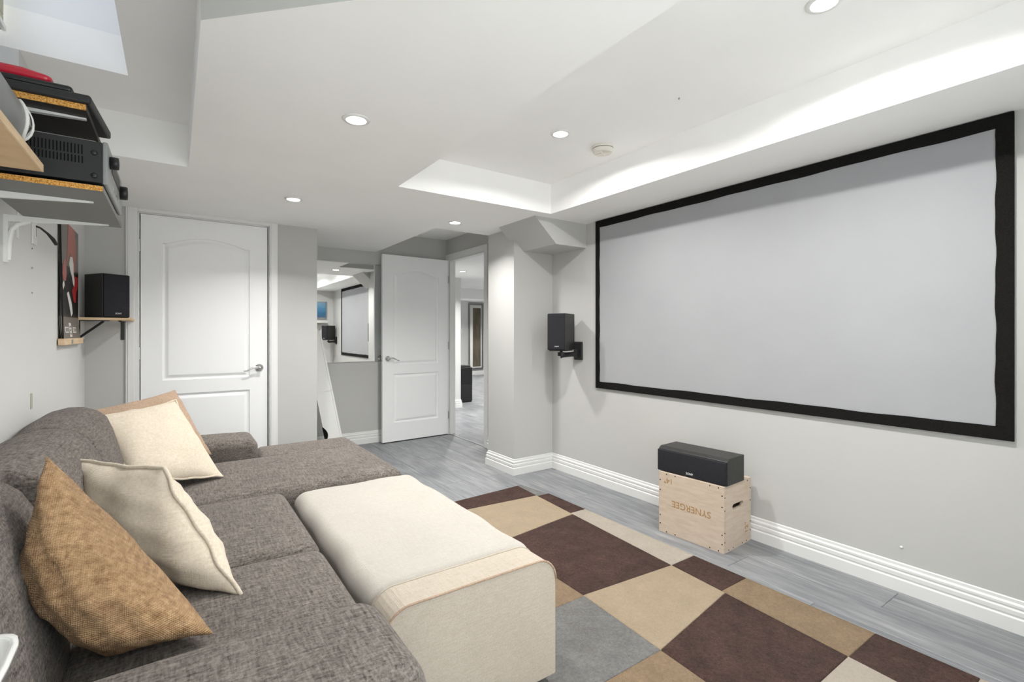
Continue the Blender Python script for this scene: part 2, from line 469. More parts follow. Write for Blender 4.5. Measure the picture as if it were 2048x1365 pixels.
floor = struct(MB().box(XL - .12, XD + .012, YR - .12, YB + .1, -.10, -.0115).box(XD + .012, XR + .1, YR - .12, 3.4, -.10, -.0115).build('floor', 'floor_gap'), 'grey wood plank floor')
def clip_room(a, b, c, d):
    return True
lay(floor, XL, 2.648, YR, YB, joint={0: 0.818, -1: 0.2, -2: 1.0}, rng=rng)
lay(floor, 2.648, XR, YR, BY0 + .1, joint={0: 0.818, 1: .3}, rng=rng)
floor_h = struct(MB().box(XD + .012, 9.5, 3.4, 13.0, -.10, -.0115).build('floor_hall', 'floor_gap'), 'grey wood plank floor of the room beyond the doorway')
def clip_hall(a, b, c, d):
    # wedge seen through the doorway
    return b > 0.46 * c - .2 and a < 0.64 * d + .2
lay(floor_h, 2.662, 8.2, 4.0, 12.6, rng=rng, clip=clip_hall)

# ------------------------------------------------------------------ walls
def wall(name, parts, mat, label=None):
    m = MB()
    for p in parts: m.box(*p)
    return struct(m.build(name, mat), label)
wall('wall_right', [(XR, XR + .12, YR - .12, BY0 + .2, 0, ZC + .2)], 'wall_grey', 'pale grey wall behind the projector screen')
wall('wall_column', [(BX, XR, BY0, BY1, 0, ZLOW)], 'wall_grey', 'boxed-in corner column beside the doorway')
DY0, DY1, DZ = 4.315, 5.115, 2.045
wall('wall_doorway', [(XD, XD + TD, BY1 - .1, DY0, 0, ZC), (XD, XD + TD, DY1, YB + .12, 0, ZC), (XD, XD + TD, DY0, DY1, DZ, ZC)], 'wall_grey', 'grey wall around the open doorway')
wall('wall_back', [(0.87, XD, YB, YB + .12, 0, ZC)], 'wall_grey', 'grey alcove wall carrying the large mirror')
CX0, CX1 = -0.215, 0.625      # closet door opening
wall('wall_closet', [(XL, CX0, YC, YC + .12, 0, ZLOW), (CX1, 0.99, YC, YC + .12, 0, ZLOW), (CX0, CX1, YC, YC + .12, 2.045, ZLOW), (0.87, 0.99, YC + .12, YB, 0, ZLOW),
                     (XL, 0.87, YB - .02, YB + .1, 0, ZC)], 'wall_grey', 'grey wall with the closed white door')
WY0, WY1 = 1.80, 2.65
wall('wall_left', [(XL - .12, XL, YR - .12, WY0, 0, ZC), (XL - .12, XL, WY1, YB, 0, ZC), (XL - .12, XL, WY0, WY1, 0, 1.95)], 'wall_pale', 'pale grey wall behind the sofa')
PX0, PX1, PZ0, PZ1 = -.36, 1.86, .10, 2.02   # added glazed opening behind the camera, lets in fill daylight
wall('wall_rear', [(XL - .12, PX0, YR - .12, YR, 0, ZC), (PX1, XR + .12, YR - .12, YR, 0, ZC), (PX0, PX1, YR - .12, YR, 0, PZ0), (PX0, PX1, YR - .12, YR, PZ1, ZC)], 'wall_pale', 'wall behind the camera')
wall('wall_well', [(-.67, -.17, WY1, WY1 + .1, ZC + .16, 3.0), (-.67, -.17, WY0 - .1, WY0, ZC + .16, 3.0), (-.17, -.07, WY0 - .1, WY1 + .1, ZC + .16, 3.0), (-.75, -.07, WY0 - .1, WY1 + .1, 3.0, 3.1),
                   (-.67, -.56, WY0, WY1, 1.955, 2.34), (-.56, XL - .001, WY0, WY1, 1.85, 1.951), (-.67, -.56, WY0, WY1, 2.975, 3.0), (-.67, XL - .12, WY0 - .1, WY0, 1.955, ZC + .16), (-.67, XL - .12, WY1, WY1 + .1, 1.955, ZC + .16)], 'well_white', 'white light well around the high basement window')
m = MB().box(-.165, XR + .12, YR - .12, YB + .12, ZC, ZC + .16).box(XL - .12, -.165, WY1, YB, ZC, ZC + .16).box(XL - .12, -.165, YR - .12, WY0, ZC, ZC + .16)
struct(m.build('ceiling', 'ceiling_white'), 'white flat ceiling')
poly = [(XL, 3.11), (.06, 3.11), (.06, 1.63), (.76, .93), (.76, YR), (1.105, YR), (1.105, 2.80), (2.29, 2.80), (2.29, YR), (XR, YR), (XR, BY1), (1.80, BY1), (1.80, YB), (.99, YB), (.99, YC), (XL, YC)]
poly_ccw = poly
def area2(p): return sum(p[i][0] * p[(i + 1) % len(p)][1] - p[(i + 1) % len(p)][0] * p[i][1] for i in range(len(p)))
smi = {2: 1, 10: 1}
if area2(poly) < 0: poly_ccw = poly[::-1]; smi = {len(poly) - 2 - i: v for i, v in smi.items()}
struct(MB().prism(poly_ccw, ZLOW, ZC, smi).build('ceiling_bulkhead', ['ceiling_white', 'wall_grey']), 'low white ceiling bulkhead with a raised tray')
# sloped duct box in the corner above the wall speaker
DB = [(2.22, ZLOW), (2.43, 1.878), (XR, 1.878), (XR, ZLOW)]
struct(MB().prism(DB, -3.40, -2.905, frame=lambda a, b, c: (a, -c, b)).build('ceiling_duct_box', 'wall_grey'), 'sloped grey duct box under the bulkhead beside the screen')
# hall beyond
wall('wall_hall', [(2.2, 3.76, 6.87, 7.0, 0, ZLOW), (XD, XD + TD, YB + .12, 6.87, 0, ZLOW), (3.6, 5.95, 10.5, 10.62, 0, ZLOW), (5.85, 5.95, 10.62, 12.0, 0, ZLOW), (5.8, 9.5, 12.0, 12.12, 0, ZLOW), (8.9, 9.02, 3.3, 12.0, 0, ZLOW),
                   (XR + .12, 9.0, 3.2, 3.32, 0, ZLOW), (3.64, 3.76, 7.0, 10.5, 0, ZLOW)], 'wall_pale', 'pale walls of the room beyond the doorway')
struct(MB().box(XD + TD, 9.5, 3.2, 12.2, ZLOW, ZLOW + .12).box(3.76, 9.0, 8.4, 8.9, 1.87, ZLOW).build('ceiling_hall', 'ceiling_white'), 'white ceiling with a low beam beyond the doorway')

# ------------------------------------------------------------------ baseboards
PROF = [(0, 0), (.021, 0), (.021, .056), (.013, .061), (.013, .066), (.017, .070), (.017, .086), (.009, .091), (.009, .095), (.013, .099), (.013, .108), (.005, .114), (.005, .126), (0, .130)]
def baseboard(name, pts, closed=False):
    """pts: floor path; the board grows to the left of the walking direction"""
    m = MB(); n = len(PROF); P2 = [Vector(p) for p in pts]
    for i, p in enumerate(P2):
        dirs = []
        if i > 0: dirs.append((P2[i] - P2[i - 1]).normalized())
        if i < len(P2) - 1: dirs.append((P2[i + 1] - P2[i]).normalized())
        nr = [Vector((-d.y, d.x)) for d in dirs]
        nn = nr[0] if len(nr) == 1 else (nr[0] + nr[1]) / (1 + nr[0].dot(nr[1]))
        for a, z in PROF: m.v.append((p.x + nn.x * a, p.y + nn.y * a, z))
    for i in range(len(P2) - 1):
        for k in range(n):
            l = (k + 1) % n
            m.f.append([i * n + k, (i + 1) * n + k, (i + 1) * n + l, i * n + l])
    m.f.append(list(range(n))); m.f.append(list(range((len(P2) - 1) * n, len(P2) * n))[::-1]); m.mi = [0] * len(m.f)
    o = struct(m.build(name, 'trim_white')); return o
baseboard('baseboard_right', [(XR, YR), (XR, BY0), (BX, BY0), (BX, BY1), (XD, BY1), (XD, DY0 - .065)])
baseboard('baseboard_back', [(XD, YB), (.99, YB), (.99, YC), (CX1 + .06, YC)])
baseboard('baseboard_left', [(CX0 - .07, YC), (XL, YC), (XL, YR), (XR, YR)])
baseboard('baseboard_hall', [(3.76, 10.5), (3.76, 6.87), (2.8, 6.87)])
baseboard('baseboard_hall_far', [(8.9, 12.0), (5.95, 12.0), (5.95, 10.5), (3.76, 10.5)])

# ------------------------------------------------------------------ door casings
def casing_closet():
    m = MB()
    for a, b in ((CX0 - .068, CX0), (CX1, CX1 + .058)):
        m.box(a, b, YC - .016, YC, 0, ZLOW); m.box(a + (.012 if a < 0 else .008), b - .02, YC - .021, YC - .016, 0, ZLOW)
    m.box(CX0, CX1, YC - .016, YC, 2.045, ZLOW)
    m.box(CX0, CX0 + .008, YC, YC + .11, 0, 2.045).box(CX1 - .006, CX1, YC, YC + .11, 0, 2.045).box(CX0, CX1, YC, YC + .11, 2.038, 2.045)
    struct(m.build('trim_1', 'trim_white', bevel=.003), 'white moulded casing of the closed door')
casing_closet()
def casing_doorway():
    m = MB(); x = XD
    m.box(x - .018, x, DY0 - .062, DY0, 0, DZ + .062).box(x - .018, x, DY1, YB - .012, 0, DZ + .062).box(x - .018, x, DY0, DY1, DZ, DZ + .062)
    m.box(x, x + TD, DY0, DY0 + .016, 0, DZ).box(x, x + TD, DY1 - .016, DY1, 0, DZ).box(x, x + TD, DY0 + .016, DY1 - .016, DZ - .016, DZ)
    m.box(x + .045, x + .057, DY0 + .016, DY0 + .026, 0, DZ - .016)
    m.box(x + TD, x + TD + .012, DY0 - .062, DY0, 0, ZLOW)
    struct(m.build('trim_2', 'trim_white', bevel=.003), 'white casing of the open doorway')
    struct(MB().box(x - .002, x + .012, DY0, DY1, 0.0003, .003).build('trim_3', 'steel'), 'thin metal threshold strip in the doorway')
casing_doorway()

# ------------------------------------------------------------------ moulded doors
def arch_loop(x0, x1, z0, z1, rise, inset, n=20):
    """CCW loop of an arch-top panel (rise 0 = rectangle) shrunk by inset"""
    a, b = x0 + inset, x1 - inset; L = [(a, z0 + inset), (b, z0 + inset)]
    if rise <= 0: return L + [(b, z1 - inset), (a, z1 - inset)]
    for k in range(n + 1):
        u = 1 - 2 * k / n; xx = (a + b) / 2 + u * (b - a) / 2
        vv = min(1, abs(u) / .93); bump = (1 - vv * vv) ** 1.2
        L.append((xx, z1 - inset + rise * bump))
    return L
def make_door(name, label, W, Hh, T, handle_x, lever_dir, front_lever=True):
    """door in local coords: x 0..W, front at y=0 facing -y, hinged at x=0"""
    root = struct(bpy.data.objects.new(name, None), label); COL.objects.link(root)
    bm = bmesh.new()
    outer = [(0, 0), (W, 0), (W, Hh), (0, Hh)]
    pans = [(.125, W - .125, .83, 1.83, .055), (.125, W - .125, .20, .73, 0)]
    loops = [outer] + [arch_loop(*p, 0) for p in pans]
    edges = []
    for lp in loops:
        vs = [bm.verts.new((x, 0, z)) for x, z in lp]
        edges += [bm.edges.new((vs[i], vs[(i + 1) % len(vs)])) for i in range(len(vs))]
    bmesh.ops.triangle_fill(bm, use_beauty=True, use_dissolve=False, edges=edges)
    # drop any faces filled inside the panels
    me = bpy.data.meshes.new('door_slab')
    def inside(p, lp):
        r = False; n = len(lp)
        for i in range(n):
            (xa, za), (xb, zb) = lp[i], lp[(i + 1) % n]
            if (za > p[1]) != (zb > p[1]) and p[0] < (xb - xa) * (p[1] - za) / (zb - za) + xa: r = not r
        return r
    kill = [f for f in bm.faces if any(inside((f.calc_center_median().x, f.calc_center_median().z), lp) for lp in loops[1:])]
    bmesh.ops.delete(bm, geom=kill, context='FACES_ONLY')
    for f in bm.faces:
        f.normal_update()
        if f.normal.y > 0: f.normal_flip()
    c = [bm.verts.new(p) for p in ((0, 0, 0), (W, 0, 0), (W, T, 0), (0, T, 0), (0, 0, Hh), (W, 0, Hh), (W, T, Hh), (0, T, Hh))]
    for q in ((0, 3, 2, 1), (4, 5, 6, 7), (1, 2, 6, 5), (3, 0, 4, 7), (2, 3, 7, 6)): bm.faces.new([c[i] for i in q])
    bm.to_mesh(me); bm.free(); me.materials.append(MATS['door_white'])
    o = bpy.data.objects.new('door_slab', me); COL.objects.link(o); o.parent = root
    for p in pans:
        m = MB(); specs = [(0, 0), (.005, .010), (.014, .013), (.020, .011), (.036, .002), (.042, .001)]; off = []
        for ins, dep in specs:
            lp = arch_loop(*p, ins); off.append(len(m.v)); m.v += [(x, dep, z) for x, z in lp]; n = len(lp)
        for a in range(len(specs) - 1):
            for i in range(n):
                j = (i + 1) % n
                m.f.append([off[a] + i, off[a] + j, off[a + 1] + j, off[a + 1] + i])
        m.f.append([off[-1] + i for i in range(n)]); m.mi = [0] * len(m.f)
        m.build('panel', 'door_white', root, local=True)
    for side in (-1, 1):
        h = bpy.data.objects.new('door_handle', None); COL.objects.link(h); h.parent = root
        y0 = 0 if side < 0 else T
        MB().lathe([(.030, 0), (.031, .004), (.027, .010), (.014, .013), (.011, .030), (.012, .048)], 24, (handle_x, y0, .90), 'Y', sign=side).build('rosette', 'chrome', h, True, local=True)
        yl = y0 + side * .046; pts = []; rr = []
        for k in range(11):
            u = k / 10; pts.append((handle_x + lever_dir * (.005 + .108 * u), yl + side * .004 * math.sin(u * PI), .90 + .010 * math.sin(u * PI * 1.6 + .2) - .012 * u)); rr.append(.0085 - .0035 * u)
        MB().tube(pts, rr, 10).build('lever', 'chrome', h, True, local=True)
    MB().box(W - .0005, W + .0008, .006, T - .006, .87, .93).build('latch_plate', 'steel', root, local=True)
    for z in (.22, 1.03, 1.80):
        MB().lathe([(.006, 0), (.006, .088)], 10, (-.004, -.004, z - .044)).box(-.0025, -.0003, 0, T * .8, z - .044, z + .044).build('hinge', 'steel', root, local=True)
    return root
d1 = make_door('door_1', 'closed white two-panel door with arched upper panel', .812, 2.025, .035, .753, -1)
d1.location = (CX0 + .014, YC + .012, .011)
d2 = make_door('door_2', 'open white two-panel door swung into the room', .800, 2.022, .035, .742, -1)
# mirrored on X: hinge at the far jamb, leaf runs back towards the sofa
def mirror_x(root):
    for o in [root] + list(root.children_recursive):
        if o.type == 'MESH':
            o.data = o.data.copy()
            for v in o.data.vertices: v.co.x = -v.co.x
            o.data.flip_normals()
mirror_x(d2)
d2.location = (XD - .030, DY1 - .018, .012); d2.rotation_euler = (0, 0, math.radians(3.0))

# ------------------------------------------------------------------ recessed lights
def pot(x, y, z, label, k=1.0):
    sp = 165 if z > 2.2 else 135
    t = thing('recessed_light', label, 'ceiling light', (x, y, z), group='recessed ceiling lights')
    MB().lathe([(.040, -.006), (.052, -.006), (.056, -.002), (.056, 0), (.040, 0), (.040, -.006)], 32, (x, y, z), cap=False).build('trim_ring', 'white_plastic', t, True)
    MB().lathe([(.0405, -.0045), (.0405, -.0005)], 32, (x, y, z)).build('lens', 'lamp_lens', t, False)
    area_light('bulb', (0, 0, -.012), (0, 0, 0), .085, .085, POT_W * k, POT_COL, 'DISK', t).data.spread = math.radians(sp)
pot(.616, 2.02, ZLOW, 'recessed ceiling light in the bulkhead, nearest above the cream ottoman', .38)
pot(.641, 3.45, ZLOW, 'recessed ceiling light in the bulkhead in front of the closed door', .78)
pot(1.835, 3.447, ZLOW, 'recessed ceiling light in the bulkhead near the doorway and column', .85)
pot(1.751, 2.057, ZC, 'recessed ceiling light in the tray beside the smoke detector', 1.5)
pot(1.781, .742, ZC, 'recessed ceiling light in the tray, cut by the top edge of the photo', 1.4)
pot(3.37, 6.10, ZLOW, 'recessed ceiling light seen through the open doorway', 1.8)
for x, y, lb in ((5.4, 7.2, 'beside the air purifier'), (6.6, 10.6, 'before the framed mirror'), (4.6, 5.2, 'just past the column'), (4.6, 9.6, 'by the light switch')):  # extra lamps out of view, added to brighten the far room
    pot(x, y, ZLOW, 'added unseen ceiling light in the far room ' + lb, 2.6)
# smoke detector
SX, SY = 2.085, 2.065
t = thing('smoke_detector', 'round cream smoke detector on the tray ceiling', 'smoke detector', (SX, SY, ZC))
MB().lathe([(.062, 0), (.064, -.003), (.064, -.010), (.060, -.012)], 36, (SX, SY, ZC)).build('base_ring', 'cream_plastic', t, True)
MB().lathe([(.0615, -.0115), (.0615, -.0150)], 36, (SX, SY, ZC)).build('shadow_gap', 'grey_metalpaint', t, True)
MB().lathe([(.058, -.0150), (.0625, -.0155), (.0625, -.019), (.056, -.032), (.050, -.038), (.046, -.036)], 36, (SX, SY, ZC)).build('cover', 'cream_plastic', t, True)
m = MB()
for a in (0.4, 0.4 + PI / 2):
    c, s = math.cos(a), math.sin(a); L = .045
    m.tube([(SX - c * L, SY - s * L, ZC - .0375), (SX + c * L, SY + s * L, ZC - .0375)], .004, 6)
m.build('grille_bar', 'cream_plastic', t)
m = MB()
MB().lathe([(.0035, 0), (.0035, -.006), (.002, -.008)], 8, (1.944, 1.43, ZC)).build('ceiling_hook', 'steel')
tag(bpy.data.objects['ceiling_hook'], 'tiny metal hook in the tray ceiling', 'hook')

# ------------------------------------------------------------------ projector screen
sy0, sy1, sz0, sz1 = .452, 2.781, .755, 2.066
t = thing('projector_screen', 'wide white projector screen with black velvet border on the right wall', 'projector screen', (XR, (sy0 + sy1) / 2, sz0))
bw = .052
MB().box(XR - .012, XR - .002, sy0 + .02, sy1 - .02, sz0 + .02, sz1 - .02).build('screen_surface', 'screen_fabric', t)
for nm, b in (('top', (sy0, sy1, sz1 - bw, sz1)), ('bottom', (sy0, sy1, sz0, sz0 + bw)), ('near', (sy0, sy0 + bw, sz0 + bw, sz1 - bw)), ('far', (sy1 - bw * .8, sy1, sz0 + bw, sz1 - bw))):
    m = MB(); y0, y1, z0, z1 = b; N = 40; horiz = nm in ('top', 'bottom')
    lo, hi = [], []
    for k in range(N + 1):
        u = k / N; wv = .0018 * math.sin(u * 23 + len(nm)) + .0012 * math.sin(u * 51)
        if horiz:
            y = y0 + (y1 - y0) * u; inner = wv if 0 < k < N else 0
            lo.append((y, z0 + (inner if nm == 'top' else 0))); hi.append((y, z1 + (inner if nm == 'bottom' else 0)))
        else:
            z = z0 + (z1 - z0) * u; inner = wv if 0 < k < N else 0
            lo.append((y0 + (inner if nm == 'far' else 0), z)); hi.append((y1 + (inner if nm == 'near' else 0), z))
    n = len(lo)
    for xx in (XR - .017, XR - .001): m.v += [(xx, a, b2) for a, b2 in lo] + [(xx, a, b2) for a, b2 in hi]
    for k in range(N):
        for (a0, b0, c0, d0) in ((k, k + 1, n + k + 1, n + k), (2 * n + k, 3 * n + k, 3 * n + k + 1, 2 * n + k + 1), (k, 2 * n + k, 2 * n + k + 1, k + 1), (n + k, n + k + 1, 3 * n + k + 1, 3 * n + k)): m.f.append([a0, b0, c0, d0])
    m.f += [[0, n, 3 * n, 2 * n], [N, 2 * n + N, 3 * n + N, n + N]]; m.mi = [0] * len(m.f)
    o = m.build('border_strip', 'black_velvet', t)
    bm = bmesh.new(); bm.from_mesh(o.data); bmesh.ops.recalc_face_normals(bm, faces=bm.faces); bm.to_mesh(o.data); bm.free()

# ------------------------------------------------------------------ mirror, leaning panel
t = thing('wall_mirror', 'large frameless mirror on the alcove wall behind the open door', 'mirror', (1.6, YB, .88))
MB().box(.995, 2.12, YB - .006, YB - .001, .885, 1.925).build('mirror_glass', 'mirror_glass', t)
for z in (.879, 1.925): MB().box(.995, 2.12, YB - .009, YB - .0005, z, z + .006).build('edge_channel', 'chrome', t)

px_b, px_t = Vector((1.295, 4.86, .012)), Vector((1.095, 5.02, 1.22))
up = (px_t - px_b).normalized(); wd = Vector((1, 0, 0)); wd = (wd - up * wd.dot(up)).normalized(); nr = wd.cross(up)
t = thing('leaning_panel', 'tall narrow white panel with dark hand holes leaning in the alcove', 'panel', tuple(px_b))
LP = (px_t - px_b).length; WP = .16
fr = lambda a, b, c: tuple(px_b + wd * a + up * b + nr * c)
MB().prism([(-WP / 2, 0), (WP / 2, 0), (WP / 2, LP), (-WP / 2, LP)], -.016, 0, frame=fr).build('board', 'white_board', t)
m = MB()
for a0, a1, b0, b1 in ((-WP / 2, -WP / 2 + .016, 0, LP), (WP / 2 - .016, WP / 2, 0, LP), (-WP / 2, WP / 2, 0, .02), (-WP / 2, WP / 2, LP - .02, LP), (-WP / 2, WP / 2, LP * .50, LP * .50 + .014)):
    m.prism([(a0, b0), (a1, b0), (a1, b1), (a0, b1)], 0, .005, frame=fr)
m.build('rim', 'white_board', t)
for zc in (.17, .62):
    pts = [(-WP / 2 - .001, zc * LP - .075)] + [(-WP / 2 + .034 * math.sin(PI * k / 12), zc * LP - .075 + .15 * k / 12) for k in range(1, 12)] + [(-WP / 2 - .001, zc * LP + .075)]
    MB().prism(pts, -.0175, .0065, frame=fr).build('hand_hole', 'slot_black', t)

# ------------------------------------------------------------------ loudspeakers
def bookshelf(name, label, W, D, Hh, loc, ang, group, tilt=0):
    """front faces local -y; base at z=0"""
    t = thing(name, label, 'speaker', loc, ang, group)
    MB().box(-W / 2, W / 2, 0, D, 0, Hh).build('cabinet', 'black_woodgrain', t, bevel=.004, local=True)
    gr = MB().rbox(-W / 2 + .002, W / 2 - .002, -.016, .0, .004, Hh - .003, .006, seg=3, mid=2).build('grille', 'speaker_grille', t, True, local=True)
    mt = frame_mtx((W * .05, -.0165, .028), (1, 0, 0), (0, 0, 1))
    o = text_mesh('logo', 'SONY', .014, 'white_print', Matrix.Identity(4), None)
    o.data.transform(mt); o.parent = gr
    return t
def fit_speaker_angle(deg): return math.radians(deg)
# wall bracket + speaker left of the screen (front normal = local -y)
def wall_speaker(yp, zc, sp_loc, ang, label, blabel):
    sp = bookshelf('bookshelf_speaker', label, .150, .205, .29, sp_loc, ang, 'wall mounted front speakers')
    b = thing('speaker_bracket', blabel, 'bracket', (XR, yp, zc - .075), group='speaker wall brackets')
    MB().box(XR - .022, XR - .0005, yp - .045, yp + .045, zc - .075, zc + .075).build('wall_plate', 'black_plastic', b, bevel=.006)
    MB().box(XR - .05, XR - .02, yp - .018, yp + .018, zc - .055, zc + .01).build('pivot', 'black_plastic', b, bevel=.004)
    s = Vector(sp_loc); back = Vector((-math.sin(ang), math.cos(ang), 0)) * .10
    c = s + back
    m = MB(); m.tube([(XR - .04, yp, zc - .025), (c.x, c.y, sp_loc[2] - .045)], .020, 8); m.build('arm', 'black_plastic', b)
    m = MB(); m.lathe([(.030, -.05), (.030, -.02), (.012, -.018), (.012, -.008)], 14, (c.x, c.y, sp_loc[2])); m.lathe([(.007, -.068), (.007, -.05)], 8, (c.x, c.y, sp_loc[2])).build('swivel', 'black_plastic', b)
    k = MB(); x2 = Vector((math.cos(ang), math.sin(ang), 0)); y2 = Vector((-math.sin(ang), math.cos(ang), 0))
    def fr2(a, b2, cc): return tuple(c + x2 * a + y2 * b2 + Vector((0, 0, sp_loc[2] - c.z + cc)))
    k.prism([(-.07, -.085), (.07, -.085), (.07, .07), (-.07, .07)], -.008, -.0008, frame=fr2)
    for sx in (-.0755, .0735): k.prism([(sx, -.02), (sx + .002, -.02), (sx + .002, .05), (sx, .05)], -.006, .045, frame=fr2)
    k.build('clamp', 'black_plastic', b)
SPA = fit_speaker_angle(-62)
wall_speaker(2.985, 1.04, (2.475, 2.955, 1.052), SPA, 'black bookshelf speaker on a wall bracket left of the screen', 'black swivel bracket holding the speaker left of the screen')
wall_speaker(.06, 1.04, (2.50, .10, 1.052), math.radians(-118), 'black bookshelf speaker right of the screen, seen only in the mirror', 'black swivel bracket right of the screen, seen only in the mirror')
# centre speaker on the plywood box
def plyo():
    W, D, Hh = .405, .303, .360; ang = math.radians(-90 + 3.2)
    x0, y0 = 2.414, 1.494       # near front corner
    t = thing('plyometric_box', 'birch plywood jump box standing upside down against the right wall', 'wooden box', (x0, y0, 0))
    ey = Vector((-.066, .998, 0)); ex = Vector((.998, .066, 0))
    def fr(a, b, c): return tuple(Vector((x0, y0, 0)) + ey * a + ex * b + Vector((0, 0, c)))   # a along front, b depth, c up
    th = .018
    def slab(name, a0, a1, b0, b1, c0, c1):
        m = MB(); m.v = [fr(a, b, c) for c in (c0, c1) for b in (b0, b1) for a in (a0, a1)]
        m.f = [(0, 1, 3, 2), (4, 6, 7, 5), (0, 4, 5, 1), (2, 3, 7, 6), (0, 2, 6, 4), (1, 5, 7, 3)]; m.mi = [0] * 6
        return m.build(name, 'birch_ply', t, bevel=.0012, seg=1)
    front = slab('front_panel', 0, W, 0, th, .0, Hh)
    slab('rear_panel', 0, W, D - th, D, .0, Hh)
    slab('end_panel', W - th, W, th, D - th, 0, Hh)
    slab('top_panel', th, W - th, th, D - th, Hh - th, Hh)
    slab('bottom_panel', th, W - th, th, D - th, 0, th)
    # near end with a hand hole
    hz, hw, hh = .232, .060, .015
    bm = bmesh.new()
    hole = []
    for k in range(16):
        a = PI / 2 + PI * k / 15 if k < 8 else 0
    for k in range(9): a = PI / 2 + PI * k / 8; hole.append((D / 2 - hw + hh + hh * math.cos(a), hz + hh * math.sin(a)))
    for k in range(9): a = -PI / 2 + PI * k / 8; hole.append((D / 2 + hw - hh + hh * math.cos(a), hz + hh * math.sin(a)))
    out = [(th, 0), (D - th, 0), (D - th, Hh), (th, Hh)]
    ed = []
    for lp in (out, hole):
        vs = [bm.verts.new((b, c, 0)) for b, c in lp]; ed += [bm.edges.new((vs[i], vs[(i + 1) % len(vs)])) for i in range(len(vs))]
    bmesh.ops.triangle_fill(bm, use_beauty=True, edges=ed)
    kill = [f for f in bm.faces if abs(f.calc_center_median().x - D / 2) < hw - .001 and abs(f.calc_center_median().y - hz) < hh - .001 and all(any((v.co.x - p[0]) ** 2 + (v.co.y - p[1]) ** 2 < 1e-9 for p in hole) for v in f.verts)]
    bmesh.ops.delete(bm, geom=kill, context='FACES_ONLY')
    ext = bmesh.ops.extrude_face_region(bm, geom=list(bm.faces))
    for v in [g for g in ext['geom'] if isinstance(g, bmesh.types.BMVert)]: v.co.z += th
    for v in bm.verts: v.co = Vector(fr(v.co.z, v.co.x, v.co.y))
    bmesh.ops.recalc_face_normals(bm, faces=bm.faces)
    me = bpy.data.meshes.new('handle_panel'); bm.to_mesh(me); bm.free(); me.materials.append(MATS['birch_ply'])
    o = bpy.data.objects.new('handle_panel', me); COL.objects.link(o); attach(o, t)
    # screws
    scr = MB().lathe([(.0036, -.0008), (.0036, .0002)], 8, axis='Z').mesh('screw', 'slot_black')
    pts = []
    for a in (.03, .08, .295, .352): pts += [(a, 0, .010), (a, 0, Hh - .010)]
    for c in (.05, .10, .25, .31): pts += [(.010, 0, c), (W - .010, 0, c)]
    side = []
    for b in (.05, .10, .20, .25): side += [(0, b, .010)]
    for c in (.06, .11, .23, .30): side += [(0, .010 + .0, c), (0, D - .010, c)]
    side += [(0, .26, Hh - .012)]
    for p in pts:
        s = bpy.data.objects.new('screw', scr); COL.objects.link(s)
        s.matrix_world = frame_mtx(fr(p[0], -.0006, p[2]), ey, (0, 0, 1)); mw = s.matrix_world.copy(); s.parent = t; s.matrix_parent_inverse = Matrix.Translation(-Vector((x0, y0, 0)))
    for p in side:
        s = bpy.data.objects.new('screw', scr); COL.objects.link(s)
        s.matrix_world = frame_mtx(fr(-.0006, p[1], p[2]), ex, (0, 0, 1)); s.parent = t; s.matrix_parent_inverse = Matrix.Translation(-Vector((x0, y0, 0)))
    # burnt lettering, upside down
    text_mesh('lettering', 'SYNERGEE', .052, 'burn_mark', frame_mtx(fr(.195, -.0004, .188), ey, (0, 0, -1)), t, .0004)
    text_mesh('lettering', '14"', .046, 'burn_mark', frame_mtx(fr(.340, -.0004, .315), ey, (0, 0, -1)), t, .0004)
    text_mesh('lettering', '12"', .050, 'burn_mark', frame_mtx(fr(-.0004, .252, .085), (0, 0, 1), -ex), t, .0004)
    # centre speaker
    SW, SD, SH = .43, .185, .145
    ctr = Vector(fr(.207, .022, Hh))
    ang2 = math.atan2(ey.y, ey.x) - PI   # local x runs towards the camera end
    s = thing('centre_speaker', 'long black centre speaker lying on the plywood box', 'speaker', (ctr.x, ctr.y, Hh), ang2)
    MB().prism([(0, 0), (SD, 0), (SD, SH), (.022, SH), (0, SH - .014)], -SW / 2, SW / 2, frame=lambda a, b, c: (c, a, b)).build('cabinet', 'black_woodgrain', s, bevel=.003, local=True)
    gr = MB().rbox(-SW / 2 + .001, SW / 2 - .001, -.015, .0, .003, SH - .016, .006, seg=3, mid=2).build('grille', 'speaker_grille', s, True, local=True)
    o = text_mesh('logo', 'SONY', .017, 'white_print', Matrix.Identity(4), None); o.data.transform(frame_mtx((.0, -.0155, .022), (1, 0, 0), (0, 0, 1))); o.parent = gr
plyo()

